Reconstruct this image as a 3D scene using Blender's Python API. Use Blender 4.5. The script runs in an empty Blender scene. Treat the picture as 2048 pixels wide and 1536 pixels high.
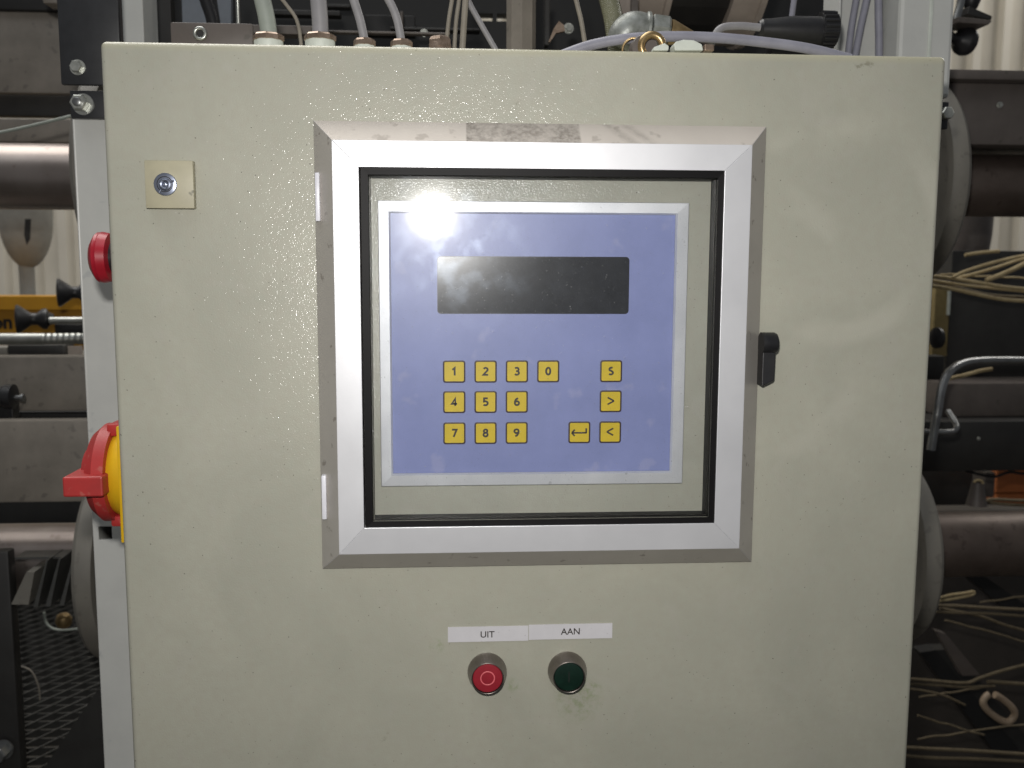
import bpy, bmesh, math, random
import numpy as np
from mathutils import Vector, Matrix
random.seed(7)
S = bpy.context.scene
C = S.collection
PI = math.pi

# ---------------------------------------------------------------- camera
CAM = np.array([-0.06029, -0.69236, -0.15527])
FPX = 1904.12
def cam_basis(yaw, pitch, roll):
    cy, sy = math.cos(yaw), math.sin(yaw); cp, sp = math.cos(pitch), math.sin(pitch); cr, sr = math.cos(roll), math.sin(roll)
    return (np.array([[cy,-sy,0],[sy,cy,0],[0,0,1]]) @ np.array([[1,0,0],[0,cp,-sp],[0,sp,cp]]) @ np.array([[cr,0,sr],[0,1,0],[-sr,0,cr]]))
RM = cam_basis(-0.06437, -0.11913, -0.00367)
cam_d = bpy.data.cameras.new('camera'); cam = bpy.data.objects.new('camera', cam_d); C.objects.link(cam)
cam_d.sensor_width = 36.0; cam_d.lens = 36.0 * FPX / 2048; cam_d.clip_start = 0.02; cam_d.clip_end = 60
right, fwd, up = RM[:,0], RM[:,1], RM[:,2]
cam.matrix_world = Matrix(((right[0], up[0], -fwd[0], CAM[0]), (right[1], up[1], -fwd[1], CAM[1]), (right[2], up[2], -fwd[2], CAM[2]), (0,0,0,1)))
cam_d.dof.use_dof = True; cam_d.dof.focus_distance = 0.70; cam_d.dof.aperture_fstop = cam_d.lens / 3.2
S.camera = cam

# ---------------------------------------------------------------- light
S.view_settings.view_transform = 'Standard'; S.view_settings.look = 'None'
S.view_settings.exposure = 0; S.view_settings.gamma = 1
W = bpy.data.worlds.new('World'); S.world = W; W.use_nodes = True
W.node_tree.nodes['Background'].inputs[0].default_value = (0.92, 0.95, 1.0, 1)
W.node_tree.nodes['Background'].inputs[1].default_value = 0.125
def area(name, loc, target, sx, sy, power, col, shape='RECTANGLE'):
    l = bpy.data.lights.new(name, 'AREA'); l.shape = shape; l.size = sx; l.size_y = sy; l.energy = power; l.color = col
    o = bpy.data.objects.new(name, l); C.objects.link(o); o.location = loc
    o.rotation_euler = (Vector(target) - Vector(loc)).to_track_quat('-Z', 'Y').to_euler(); return o
# the camera's own flash, above and left of the lens
area('camera_flash', CAM + np.array([-0.026, 0.0, 0.078]), (0.0, 0, -0.25), 0.032, 0.024, 4.6, (1.0, 0.97, 0.93), 'ELLIPSE')
# daylight from the hall's roof lights, above and in front of the cabinet
area('roof_light', (-0.9, -1.1, 3.1), (-.2, 0.2, -0.3), 2.6, 2.0, 26, (0.93, 0.97, 1.0))
# daylight falling on the rear wall
area('machine_roof_light', (-1.0, 1.28, 2.5), (-.9, 1.28, -0.5), 2.2, 2.3, 80, (1.0, 0.97, 0.93))
area('rear_roof_light', (3.0, 2.0, 2.0), (1.2, 3.0, 0.0), 1.2, 1.0, 34, (1.0, 0.97, 0.92))

# ---------------------------------------------------------------- helpers
def P(u, v, y):
    "point of the place that stands at depth y behind the cabinet front and shows at pixel (u, v) of the 2048 px photo"
    d = RM @ np.array([(u-1024)/FPX, 1.0, -(v-768)/FPX]); p = CAM + d*(y-CAM[1])/d[1]
    return Vector(p)
def px(n, y): return n*(y-CAM[1])/FPX

def bx(bm, x0, x1, y0, y1, z0, z1, bev=0, seg=2):
    x0, x1 = sorted((x0,x1)); y0, y1 = sorted((y0,y1)); z0, z1 = sorted((z0,z1))
    r = bmesh.ops.create_cube(bm, size=1); vs = r['verts']
    for v in vs: v.co = Vector(((x0+x1)/2+v.co.x*(x1-x0), (y0+y1)/2+v.co.y*(y1-y0), (z0+z1)/2+v.co.z*(z1-z0)))
    if bev:
        es = list({e for v in vs for e in v.link_edges})
        bmesh.ops.bevel(bm, geom=es, offset=bev, segments=seg, profile=.5, affect='EDGES')
    return bm
def frame_of(axis):
    a = Vector(axis).normalized(); t = Vector((0,0,1)) if abs(a.z) < .9 else Vector((1,0,0))
    u = a.cross(t).normalized(); w = u.cross(a).normalized(); return a, u, w
def lathe(bm, org, axis, prof, n=48, cap=True, mat=0):
    a, u, w = frame_of(axis); org = Vector(org); rings = []
    for d, r in prof:
        rings.append([bm.verts.new(org + a*d + (u*math.cos(2*PI*i/n) + w*math.sin(2*PI*i/n))*r) for i in range(n)])
    for k in range(len(rings)-1):
        for i in range(n):
            f = bm.faces.new((rings[k][i], rings[k][(i+1)%n], rings[k+1][(i+1)%n], rings[k+1][i])); f.material_index = mat
    if cap:
        f = bm.faces.new(rings[0][::-1]); f.material_index = mat; f = bm.faces.new(rings[-1]); f.material_index = mat
    return bm
def smooth_path(pts, k=8):
    pts = [Vector(p) for p in pts]
    if len(pts) < 3: return pts
    out = []; q = [2*pts[0]-pts[1]] + pts + [2*pts[-1]-pts[-2]]
    for i in range(1, len(q)-2):
        for j in range(k):
            t = j/k; a, b, c, d = q[i-1], q[i], q[i+1], q[i+2]
            out.append(.5*((2*b)+(c-a)*t+(2*a-5*b+4*c-d)*t*t+(3*b-a-3*c+d)*t**3))
    out.append(pts[-1]); return out
def tube(bm, pts, r, n=12, k=8, smooth=True):
    pts = smooth_path(pts, k) if smooth else [Vector(p) for p in pts]
    rings = []; up = None
    for i, p in enumerate(pts):
        d = (pts[min(i+1, len(pts)-1)] - pts[max(i-1, 0)]).normalized()
        if up is None: a, u, w = frame_of(d)
        else:
            u = (up - d*up.dot(d)).normalized(); w = u.cross(d)
        up = u
        rr = r(i/(len(pts)-1)) if callable(r) else r
        rings.append([bm.verts.new(p + (u*math.cos(2*PI*j/n) + w*math.sin(2*PI*j/n))*rr) for j in range(n)])
    for k2 in range(len(rings)-1):
        for i in range(n): bm.faces.new((rings[k2][i], rings[k2][(i+1)%n], rings[k2+1][(i+1)%n], rings[k2+1][i]))
    bm.faces.new(rings[0][::-1]); bm.faces.new(rings[-1]); return bm
def prism(bm, poly, axis, d0, d1):
    "poly: list of (a, b); axis 'y': (x, z) extruded along y; axis 'x': (y, z) along x; axis 'z': (x, y) along z"
    def mk(a, b, d): return {'y': (a, d, b), 'x': (d, a, b), 'z': (a, b, d)}[axis]
    lo = [bm.verts.new(mk(a, b, d0)) for a, b in poly]; hi = [bm.verts.new(mk(a, b, d1)) for a, b in poly]
    n = len(poly)
    for i in range(n): bm.faces.new((lo[i], lo[(i+1)%n], hi[(i+1)%n], hi[i]))
    bm.faces.new(lo[::-1]); bm.faces.new(hi); return bm
def torus(bm, c, axis, R, r, n=40, m=12, a0=0, a1=2*PI):
    a, u, w = frame_of(axis); c = Vector(c); rings = []; full = abs(a1-a0-2*PI) < 1e-6
    cnt = n if full else n+1
    for i in range(cnt):
        t = a0+(a1-a0)*i/n; dr = u*math.cos(t)+w*math.sin(t)
        rings.append([bm.verts.new(c+dr*(R+r*math.cos(2*PI*j/m))+a*(r*math.sin(2*PI*j/m))) for j in range(m)])
    for i in range(cnt if full else cnt-1):
        A, B = rings[i], rings[(i+1) % cnt]
        for j in range(m): bm.faces.new((A[j], A[(j+1)%m], B[(j+1)%m], B[j]))
    if not full: bm.faces.new(rings[0][::-1]); bm.faces.new(rings[-1])
    return bm
def rrect(x0, x1, z0, z1, r, n=5):
    out = []
    for cx, cz, a in ((x1-r, z1-r, 0), (x0+r, z1-r, 90), (x0+r, z0+r, 180), (x1-r, z0+r, 270)):
        for i in range(n+1):
            t = math.radians(a+90*i/n); out.append((cx+r*math.cos(t), cz+r*math.sin(t)))
    return out
NB = lambda: bmesh.new()
ORG = {}
def obj(name, bm, mats, parent=None, loc=None, smooth=None, bevel=0, **props):
    org = Vector(loc) if loc is not None else (ORG[parent.name] if parent else Vector((0,0,0)))
    bmesh.ops.recalc_face_normals(bm, faces=bm.faces)
    for v in bm.verts: v.co -= org
    me = bpy.data.meshes.new(name); 
    if smooth is not None:
        for f in bm.faces: f.smooth = True
        ang = math.radians(smooth)
        for e in bm.edges:
            if len(e.link_faces) != 2 or e.calc_face_angle(0) > ang: e.smooth = False
    bm.to_mesh(me); bm.free()
    for m in (mats if isinstance(mats, (list, tuple)) else [mats]): me.materials.append(m)
    o = bpy.data.objects.new(name, me); C.objects.link(o); ORG[o.name] = org
    if parent: o.parent = parent; o.location = org - ORG[parent.name]
    else: o.location = org
    if bevel:
        md = o.modifiers.new('bevel', 'BEVEL'); md.width = bevel; md.segments = 2; md.limit_method = 'ANGLE'; md.angle_limit = math.radians(40)
    for k, v in props.items(): o[k] = v
    return o
def thing(name, loc, label, cat, group=None):
    o = bpy.data.objects.new(name, None); C.objects.link(o); o.location = loc; o.empty_display_size = .02
    ORG[o.name] = Vector(loc); o['label'] = label; o['category'] = cat
    if group: o['group'] = group
    return o
def tag(o, label, cat, group=None):
    o['label'] = label; o['category'] = cat
    if group: o['group'] = group
    return o
def text_bm(s, size, x, y, z, bold=0.0, depth=.00008, sx=1.0):
    cu = bpy.data.curves.new('t', 'FONT'); cu.body = s; cu.size = size; cu.align_x = 'CENTER'; cu.align_y = 'CENTER'; cu.offset = bold; cu.extrude = depth; cu.resolution_u = 4
    o = bpy.data.objects.new('t', cu); C.objects.link(o); dg = bpy.context.evaluated_depsgraph_get()
    me = bpy.data.meshes.new_from_object(o.evaluated_get(dg)); bm = NB(); bm.from_mesh(me)
    xs = [v.co.x for v in bm.verts]; ys = [v.co.y for v in bm.verts]; mx, my = (min(xs)+max(xs))/2, (min(ys)+max(ys))/2
    for v in bm.verts: v.co = Vector((x+(v.co.x-mx)*sx, y-v.co.z, z+(v.co.y-my)))
    bpy.data.objects.remove(o); bpy.data.curves.remove(cu); bpy.data.meshes.remove(me); return bm

# ---------------------------------------------------------------- materials
def mat(name, col, rough=.5, metal=0., col2=None, nscale=40, nstr=.5, bump=0, bscale=300, bdet=2, spots=0, spotcol=(.03,.03,.02), spotscale=60, spotthr=.7, spec=.5, coat=0, rvar=0, stretch=None):
    m = bpy.data.materials.new(name); m.use_nodes = True; nt = m.node_tree; N = nt.nodes; L = nt.links; b = N['Principled BSDF']
    b.inputs['Roughness'].default_value = rough; b.inputs['Metallic'].default_value = metal; b.inputs['Specular IOR Level'].default_value = spec
    b.inputs['Coat Weight'].default_value = coat
    tc = N.new('ShaderNodeTexCoord'); vec = tc.outputs['Object']
    if stretch:
        mp = N.new('ShaderNodeMapping'); mp.inputs['Scale'].default_value = stretch; L.new(vec, mp.inputs[0]); svec = mp.outputs[0]
    else: svec = vec
    cout = None
    c2 = col2 or tuple(c*.8 for c in col)
    n = N.new('ShaderNodeTexNoise'); n.inputs['Scale'].default_value = nscale; n.inputs['Detail'].default_value = 5; n.inputs['Roughness'].default_value = .6; L.new(svec, n.inputs['Vector'])
    rp = N.new('ShaderNodeValToRGB'); rp.color_ramp.elements[0].position = .5-nstr*.35; rp.color_ramp.elements[1].position = .5+nstr*.35
    rp.color_ramp.elements[0].color = (*c2, 1); rp.color_ramp.elements[1].color = (*col, 1); L.new(n.outputs['Fac'], rp.inputs[0]); cout = rp.outputs[0]
    if rvar:
        mr = N.new('ShaderNodeMapRange'); mr.inputs['To Min'].default_value = rough-rvar; mr.inputs['To Max'].default_value = rough+rvar
        L.new(n.outputs['Fac'], mr.inputs[0]); L.new(mr.outputs[0], b.inputs['Roughness'])
    if spots:
        n2 = N.new('ShaderNodeTexNoise'); n2.inputs['Scale'].default_value = spotscale; n2.inputs['Detail'].default_value = 3; L.new(vec, n2.inputs['Vector'])
        r2 = N.new('ShaderNodeMapRange'); r2.inputs['From Min'].default_value = spotthr; r2.inputs['From Max'].default_value = spotthr+.06; r2.inputs['To Max'].default_value = spots
        L.new(n2.outputs['Fac'], r2.inputs[0])
        mx = N.new('ShaderNodeMix'); mx.data_type = 'RGBA'; L.new(r2.outputs[0], mx.inputs[0]); L.new(cout, mx.inputs[6]); mx.inputs[7].default_value = (*spotcol, 1); cout = mx.outputs[2]
    L.new(cout, b.inputs['Base Color'])
    if bump:
        n3 = N.new('ShaderNodeTexNoise'); n3.inputs['Scale'].default_value = bscale; n3.inputs['Detail'].default_value = bdet; L.new(svec, n3.inputs['Vector'])
        bp = N.new('ShaderNodeBump'); bp.inputs['Strength'].default_value = 1; bp.inputs['Distance'].default_value = bump; L.new(n3.outputs['Fac'], bp.inputs['Height']); L.new(bp.outputs[0], b.inputs['Normal'])
    return m

def cabinet_paint(name, sparkle=1.0):
    "pebble-grey textured powder coat: fine orange peel, faint mottling, greasy smears, small chips, worn paler rim"
    m = bpy.data.materials.new(name); m.use_nodes = True; nt = m.node_tree; N = nt.nodes; L = nt.links; b = N['Principled BSDF']
    b.inputs['Roughness'].default_value = .5; b.inputs['Specular IOR Level'].default_value = .55
    tc = N.new('ShaderNodeTexCoord'); vec = tc.outputs['Object']
    def noise(scale, det=4, rgh=.55, dist=0, v=vec):
        n = N.new('ShaderNodeTexNoise'); n.inputs['Scale'].default_value = scale; n.inputs['Detail'].default_value = det; n.inputs['Roughness'].default_value = rgh; n.inputs['Distortion'].default_value = dist; L.new(v, n.inputs['Vector']); return n.outputs['Fac']
    def rng(x, a, b_, c=0., d=1.):
        r = N.new('ShaderNodeMapRange'); r.inputs['From Min'].default_value = a; r.inputs['From Max'].default_value = b_; r.inputs['To Min'].default_value = c; r.inputs['To Max'].default_value = d; L.new(x, r.inputs[0]); return r.outputs[0]
    def mix(f, a, b_):
        x = N.new('ShaderNodeMix'); x.data_type = 'RGBA'; L.new(f, x.inputs[0])
        for s, k in ((a, 6), (b_, 7)):
            if isinstance(s, tuple): x.inputs[k].default_value = (*s, 1)
            else: L.new(s, x.inputs[k])
        return x.outputs[2]
    c = mix(rng(noise(9, 5, .6, .6), .35, .65), (.402, .402, .330), (.350, .353, .290))
    c = mix(rng(noise(150, 3), .3, .7, 0, .35), c, (.36, .33, .27))
    c = mix(rng(noise(31, 4, .6, 1.5), .55, .72, 0, .35), c, (.40, .385, .335))        # dusty wiping marks
    c = mix(rng(noise(520, 1, .5), .745, .765, 0, .8), c, (.06, .05, .04))                # specks
    c = mix(rng(noise(23, 6, .75, .3), .655, .70, 0, .55), c, (.16, .15, .10))             # grime spots
    # a big circular wiping mark at the upper right, and a greenish stain under the green button
    sp0 = N.new('ShaderNodeSeparateXYZ'); L.new(vec, sp0.inputs[0])
    def dist(cx, cz):
        cb = N.new('ShaderNodeCombineXYZ'); L.new(sp0.outputs['X'], cb.inputs[0]); L.new(sp0.outputs['Z'], cb.inputs[2])
        d = N.new('ShaderNodeVectorMath'); d.operation = 'DISTANCE'; L.new(cb.outputs[0], d.inputs[0]); d.inputs[1].default_value = (cx, 0, cz); return d.outputs['Value']
    def mul(a, b_):
        x = N.new('ShaderNodeMath'); x.operation = 'MULTIPLY'; L.new(a, x.inputs[0]); L.new(b_, x.inputs[1]); return x.outputs[0]
    dd = dist(.225, -.125); ring = mul(rng(dd, .064, .072), rng(dd, .088, .080)); ring = mul(ring, rng(noise(14, 3), .42, .6, 0, .55))
    c = mix(ring, c, (.47, .46, .385))
    dd = dist(.150, -.20); ring = mul(rng(dd, .090, .097), rng(dd, .115, .104)); ring = mul(ring, rng(noise(17, 3), .48, .62, 0, .35))
    c = mix(ring, c, (.46, .45, .38))
    for cx, cz, rad in ((.036, -.482, .022), (.048, -.474, .007), (-.014, -.470, .007), (-.072, -.437, .007)):
        st = mul(rng(dist(cx, cz), rad, rad*.4), rng(noise(170, 4, .7),   .45, .62, 0, .5)); c = mix(st, c, (.20, .25, .12))
    # worn, yellowed rim along the upper edge
    sp = N.new('ShaderNodeSeparateXYZ'); L.new(vec, sp.inputs[0])
    rim = rng(sp.outputs['Z'], -.0065, -.001, 0, .75)
    c = mix(rim, c, (.44, .42, .29))
    L.new(c, b.inputs['Base Color'])
    peel = noise(820, 1, .5)
    big = noise(210, 1, .5)
    add = N.new('ShaderNodeMath'); add.operation = 'MULTIPLY_ADD'; L.new(big, add.inputs[0]); add.inputs[1].default_value = .8; L.new(peel, add.inputs[2])
    for dist, sock in ((.00007, 'Normal'), (.00034, 'Coat Normal')):
        bp = N.new('ShaderNodeBump'); bp.inputs['Distance'].default_value = dist*sparkle; bp.inputs['Strength'].default_value = 1; L.new(add.outputs[0], bp.inputs['Height']); L.new(bp.outputs[0], b.inputs[sock])
    b.inputs['Coat Weight'].default_value = .5; b.inputs['Coat Roughness'].default_value = .14
    return m
GREASE = (-.055-.006, -.012+.009, -.148+.375)      # in the pane's own coordinates
def glass_mat(name):
    m = bpy.data.materials.new(name); m.use_nodes = True; nt = m.node_tree; N = nt.nodes; L = nt.links; N.remove(N['Principled BSDF']); out = N['Material Output']
    tc = N.new('ShaderNodeTexCoord'); mp = N.new('ShaderNodeMapping'); L.new(tc.outputs['Object'], mp.inputs[0])
    tr = N.new('ShaderNodeBsdfTransparent'); tr.inputs[0].default_value = (.97, .975, .98, 1)
    g0 = N.new('ShaderNodeBsdfGlossy'); g0.inputs['Roughness'].default_value = .03
    g1 = N.new('ShaderNodeBsdfGlossy'); g1.inputs['Roughness'].default_value = .17
    g2 = N.new('ShaderNodeBsdfGlossy'); g2.inputs['Roughness'].default_value = .33; g2.inputs['Color'].default_value = (.70, .82, 1, 1)
    fr = N.new('ShaderNodeFresnel'); fr.inputs[0].default_value = 1.45
    m0 = N.new('ShaderNodeMixShader'); L.new(fr.outputs[0], m0.inputs[0]); L.new(tr.outputs[0], m0.inputs[1]); L.new(g0.outputs[0], m0.inputs[2])
    g3 = N.new('ShaderNodeBsdfGlossy'); g3.inputs['Roughness'].default_value = .11
    m00 = N.new('ShaderNodeMixShader'); m00.inputs[0].default_value = .0030; L.new(m0.outputs[0], m00.inputs[1]); L.new(g3.outputs[0], m00.inputs[2]); m0 = m00
    m1 = N.new('ShaderNodeMixShader'); m1.inputs[0].default_value = .0008; L.new(m0.outputs[0], m1.inputs[1]); L.new(g1.outputs[0], m1.inputs[2])
    n = N.new('ShaderNodeTexNoise'); n.inputs['Scale'].default_value = 75; n.inputs['Detail'].default_value = 6; n.inputs['Distortion'].default_value = .1; L.new(mp.outputs[0], n.inputs['Vector'])
    mp.inputs['Rotation'].default_value = (0, .7, 0); mp.inputs['Scale'].default_value = (1, 1, .8)
    r = N.new('ShaderNodeMapRange'); r.inputs['From Min'].default_value = .50; r.inputs['From Max'].default_value = .74; r.inputs['To Max'].default_value = .021; L.new(n.outputs['Fac'], r.inputs[0])
    # hand grease is thickest at the upper left of the pane, thin elsewhere
    dn = N.new('ShaderNodeVectorMath'); dn.operation = 'DISTANCE'; L.new(tc.outputs['Object'], dn.inputs[0]); dn.inputs[1].default_value = GREASE
    rg = N.new('ShaderNodeMapRange'); rg.inputs['From Min'].default_value = .058; rg.inputs['From Max'].default_value = .016; rg.inputs['To Min'].default_value = .10; rg.inputs['To Max'].default_value = 1; L.new(dn.outputs['Value'], rg.inputs[0])
    rm_ = N.new('ShaderNodeMath'); rm_.operation = 'MULTIPLY'; L.new(r.outputs[0], rm_.inputs[0]); L.new(rg.outputs[0], rm_.inputs[1])
    # dust specks
    v = N.new('ShaderNodeTexNoise'); v.inputs['Scale'].default_value = 700; v.inputs['Detail'].default_value = 1; L.new(tc.outputs['Object'], v.inputs['Vector'])
    r2 = N.new('ShaderNodeMapRange'); r2.inputs['From Min'].default_value = .74; r2.inputs['From Max'].default_value = .78; r2.inputs['To Max'].default_value = .3; L.new(v.outputs['Fac'], r2.inputs[0])
    m2 = N.new('ShaderNodeMixShader'); L.new(rm_.outputs[0], m2.inputs[0]); L.new(m1.outputs[0], m2.inputs[1]); L.new(g2.outputs[0], m2.inputs[2])
    df = N.new('ShaderNodeBsdfDiffuse'); df.inputs[0].default_value = (.6, .6, .6, 1)
    m3 = N.new('ShaderNodeMixShader'); L.new(r2.outputs[0], m3.inputs[0]); L.new(m2.outputs[0], m3.inputs[1]); L.new(df.outputs[0], m3.inputs[2])
    L.new(m3.outputs[0], out.inputs['Surface']); return m

M = {}
M['paint'] = cabinet_paint('textured_grey_paint')
M['beige_plastic'] = mat('beige_plastic', (.43,.40,.28), .5, col2=(.37,.345,.245), nscale=60, spots=.6, spotscale=90, spotthr=.68)
M['alu'] = mat('brushed_aluminium', (.82,.825,.85), .42, .55, col2=(.73,.735,.76), nscale=16, nstr=.9, bump=.00002, bscale=900, rvar=.05, spots=.75, spotcol=(.12,.11,.10), spotscale=75, spotthr=.735)
M['alu_room_tint'] = mat('room_tinted_aluminium', (.54,.515,.475), .45, .45, col2=(.44,.415,.38), nscale=20, nstr=.9, spots=.5, spotcol=(.13,.10,.08), spotscale=110, spotthr=.66)  # bevels' dull room reflection put into the base colour; the spots are dirt
M['alu_skylit_grimy'] = mat('skylit_grimy_aluminium', (.66,.61,.555), .5, .3, col2=(.58,.53,.48), nscale=30, nstr=.8, spots=.35, spotcol=(.2,.17,.14), spotscale=70, spotthr=.62)  # upper bevel's roof-light reflection put into a paler base colour; spots are grime
def grime(m):
    "a greasy dark patch left on the upper rail by a removed sticker, with two small streaks beside it"
    nt = m.node_tree; N = nt.nodes; L = nt.links; b = N['Principled BSDF']; src = b.inputs['Base Color'].links[0].from_socket
    tc = N.new('ShaderNodeTexCoord'); sp = N.new('ShaderNodeSeparateXYZ'); L.new(tc.outputs['Object'], sp.inputs[0])
    n = N.new('ShaderNodeTexNoise'); n.inputs['Scale'].default_value = 230; n.inputs['Detail'].default_value = 6; n.inputs['Roughness'].default_value = .7; L.new(tc.outputs['Object'], n.inputs['Vector'])
    n2 = N.new('ShaderNodeTexNoise'); n2.inputs['Scale'].default_value = 55; L.new(tc.outputs['Object'], n2.inputs['Vector'])
    def mth(op, a, c, d=None):
        x = N.new('ShaderNodeMath'); x.operation = op
        for k, q in enumerate((a, c, d)):
            if q is None: continue
            if isinstance(q, (int, float)): x.inputs[k].default_value = q
            else: L.new(q, x.inputs[k])
        return x.outputs[0]
    def band(x, c, h, soft=.0006):
        r = N.new('ShaderNodeMapRange'); L.new(mth('ABSOLUTE', mth('SUBTRACT', x, c), 0), r.inputs[0]); r.inputs['From Min'].default_value = h+soft; r.inputs['From Max'].default_value = h-soft; return r.outputs[0]
    xs = mth('ADD', sp.outputs['X'], mth('MULTIPLY', sp.outputs['Z'], .9))
    tot = mth('MAXIMUM', band(sp.outputs['X'], -.0150, .0400), mth('MAXIMUM', mth('MULTIPLY', band(xs, .0510-.0063*2*0-.296*0+0, .0035, .0015), 0), 0))
    for c, h in ((.0455+.006, .0040), (.0590+.006, .0032)):
        st = mth('ADD', sp.outputs['X'], mth('MULTIPLY', sp.outputs['Z'], -.0)); dz = mth('MULTIPLY', mth('SUBTRACT', sp.outputs['Z'], 0), 1.2); st = mth('ADD', sp.outputs['X'], dz)
        tot = mth('MAXIMUM', tot, mth('MULTIPLY', band(st, c+.317*1.2, h, .0030), .5))
    r3 = N.new('ShaderNodeMapRange'); L.new(n.outputs['Fac'], r3.inputs[0]); r3.inputs['From Min'].default_value = .40; r3.inputs['From Max'].default_value = .62; r3.inputs['To Min'].default_value = .42
    r4 = N.new('ShaderNodeMapRange'); L.new(n2.outputs['Fac'], r4.inputs[0]); r4.inputs['From Min'].default_value = .3; r4.inputs['From Max'].default_value = .6; r4.inputs['To Min'].default_value = .5
    fac = mth('MULTIPLY', mth('MULTIPLY', tot, r3.outputs[0]), mth('MULTIPLY', r4.outputs[0], .8))
    mx = N.new('ShaderNodeMix'); mx.data_type = 'RGBA'; L.new(fac, mx.inputs[0]); L.new(src, mx.inputs[6]); mx.inputs[7].default_value = (.15,.13,.11,1); L.new(mx.outputs[2], b.inputs['Base Color'])
grime(M['alu_skylit_grimy'])
M['bezel'] = mat('bezel_aluminium', (.80,.81,.825), .42, .5, col2=(.66,.675,.70), nscale=35, nstr=.9, rvar=.06, spots=.5, spotcol=(.2,.2,.2), spotscale=120, spotthr=.70)
M['seal'] = mat('black_rubber', (.0045,.004,.0045), .5, spots=.35, spotcol=(.03,.03,.03), spotscale=240, spotthr=.68, spec=.15)
M['glass'] = glass_mat('acrylic_window')
M['blue'] = mat('blue_membrane', (.240,.275,.505), .38, col2=(.205,.238,.445), nscale=26, bump=.00001, bscale=1500, spots=.25, spotcol=(.42,.42,.56), spotscale=38, spotthr=.62)
M['display'] = mat('display_window', (.034,.036,.040), .22, col2=(.018,.019,.022), nscale=40, spots=.8, spotcol=(.30,.30,.26), spotscale=560, spotthr=.72)
M['display_rim'] = mat('display_rim', (.012,.012,.02), .3)
M['key_yellow'] = mat('key_yellow', (.66,.48,.018), .42, col2=(.57,.42,.018), nscale=70, rvar=.05)
M['key_line'] = mat('key_outline', (.04,.022,.018), .5)
M['print'] = mat('dark_print', (.03,.024,.018), .5)
M['white_clip'] = mat('white_plastic', (.78,.78,.84), .35)
M['label'] = mat('label_tape', (.60,.59,.61), .45, col2=(.56,.55,.57), nscale=60, spots=.3, spotscale=200, spotthr=.72)
M['black_plastic'] = mat('black_plastic', (.011,.011,.013), .42, col2=(.016,.016,.017), nscale=120, bump=.00003, bscale=900)
M['chrome'] = mat('worn_chrome', (.26,.232,.212), .33, .9, col2=(.17,.15,.135), nscale=60, rvar=.08)
M['zinc'] = mat('zinc_screw', (.42,.46,.56), .3, .9, col2=(.28,.31,.40), nscale=90)
M['red_cap'] = mat('red_button', (.30,.018,.03), .38, col2=(.25,.015,.025), nscale=150)
M['red_print'] = mat('pink_print', (.72,.14,.16), .5)
M['green_cap'] = mat('green_button', (.0045,.022,.014), .35, col2=(.003,.014,.009), nscale=120)
M['green_print'] = mat('green_print', (.002,.008,.005), .6)
M['red_plastic'] = mat('red_plastic', (.43,.032,.030), .45, col2=(.34,.03,.028), nscale=40, spots=.35, spotcol=(.45,.18,.14), spotscale=150, spotthr=.64, bump=.00003, bscale=700)
M['estop_red'] = mat('estop_red', (.38,.012,.028), .33, col2=(.30,.01,.02), nscale=80)
M['yellow_plastic'] = mat('yellow_plastic', (.72,.44,.012), .42, col2=(.62,.37,.01), nscale=50, spots=.4, spotcol=(.35,.2,.01), spotscale=140, spotthr=.68)
M['post'] = mat('pale_grey_post', (.55,.555,.53), .34, col2=(.50,.505,.485), nscale=24, spots=.4, spotcol=(.33,.35,.36), spotscale=60, spotthr=.66)
M['dark_bracket'] = mat('dark_bracket', (.030,.031,.034), .42, col2=(.022,.023,.025), nscale=80, bump=.00003, bscale=400)
M['bolt'] = mat('zinc_bolt', (.55,.56,.52), .35, .7, col2=(.35,.36,.33), nscale=150)
M['machine_grey'] = mat('machine_grey', (.235,.21,.178), .5, col2=(.17,.152,.128), nscale=22, spots=.5, spotcol=(.09,.08,.07), spotscale=60, spotthr=.62)
M['machine_brown'] = mat('machine_brown', (.115,.098,.088), .5, col2=(.085,.072,.064), nscale=22, spots=.4, spotscale=60, spotthr=.66)
M['machine_dark'] = mat('machine_dark', (.028,.027,.025), .5, col2=(.018,.017,.016), nscale=22)
M['brown_dark'] = mat('dim_brown_paint', (.060,.050,.042), .6, col2=(.04,.034,.028), nscale=9)
M['grate'] = mat('grating_steel', (.065,.065,.062), .5, .3)
M['black'] = mat('black_steel', (.011,.011,.011), .6)
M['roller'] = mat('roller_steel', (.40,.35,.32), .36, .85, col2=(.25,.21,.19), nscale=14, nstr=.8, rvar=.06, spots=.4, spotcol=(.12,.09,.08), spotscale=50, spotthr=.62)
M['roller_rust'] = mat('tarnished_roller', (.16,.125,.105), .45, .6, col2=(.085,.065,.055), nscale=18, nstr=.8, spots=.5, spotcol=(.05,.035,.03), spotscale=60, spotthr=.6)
M['disc'] = mat('cast_disc', (.19,.178,.152), .6, col2=(.16,.15,.13), nscale=28, spots=.4, spotcol=(.09,.08,.07), spotscale=70, spotthr=.62)
M['bowl'] = mat('pale_cast_bowl', (.36,.36,.335), .6, col2=(.28,.28,.255), nscale=28)
M['tube'] = mat('steel_tube', (.52,.53,.50), .32, .8, col2=(.38,.39,.36), nscale=40, rvar=.05)
M['tube_dull'] = mat('dull_tube', (.30,.31,.31), .34, .8, col2=(.2,.2,.2), nscale=40, rvar=.06)
M['cladding'] = mat('cream_cladding', (.60,.56,.475), .5, col2=(.55,.51,.43), nscale=5)
M['yellow_beam'] = mat('yellow_beam_paint', (.55,.27,.012), .45, col2=(.42,.20,.01), nscale=12)
M['hose_green'] = mat('grey_green_hose', (.30,.33,.29), .5, col2=(.25,.275,.245), nscale=50)
M['hose_grey'] = mat('grey_cable', (.27,.265,.275), .45, col2=(.22,.215,.225), nscale=50)
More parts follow.
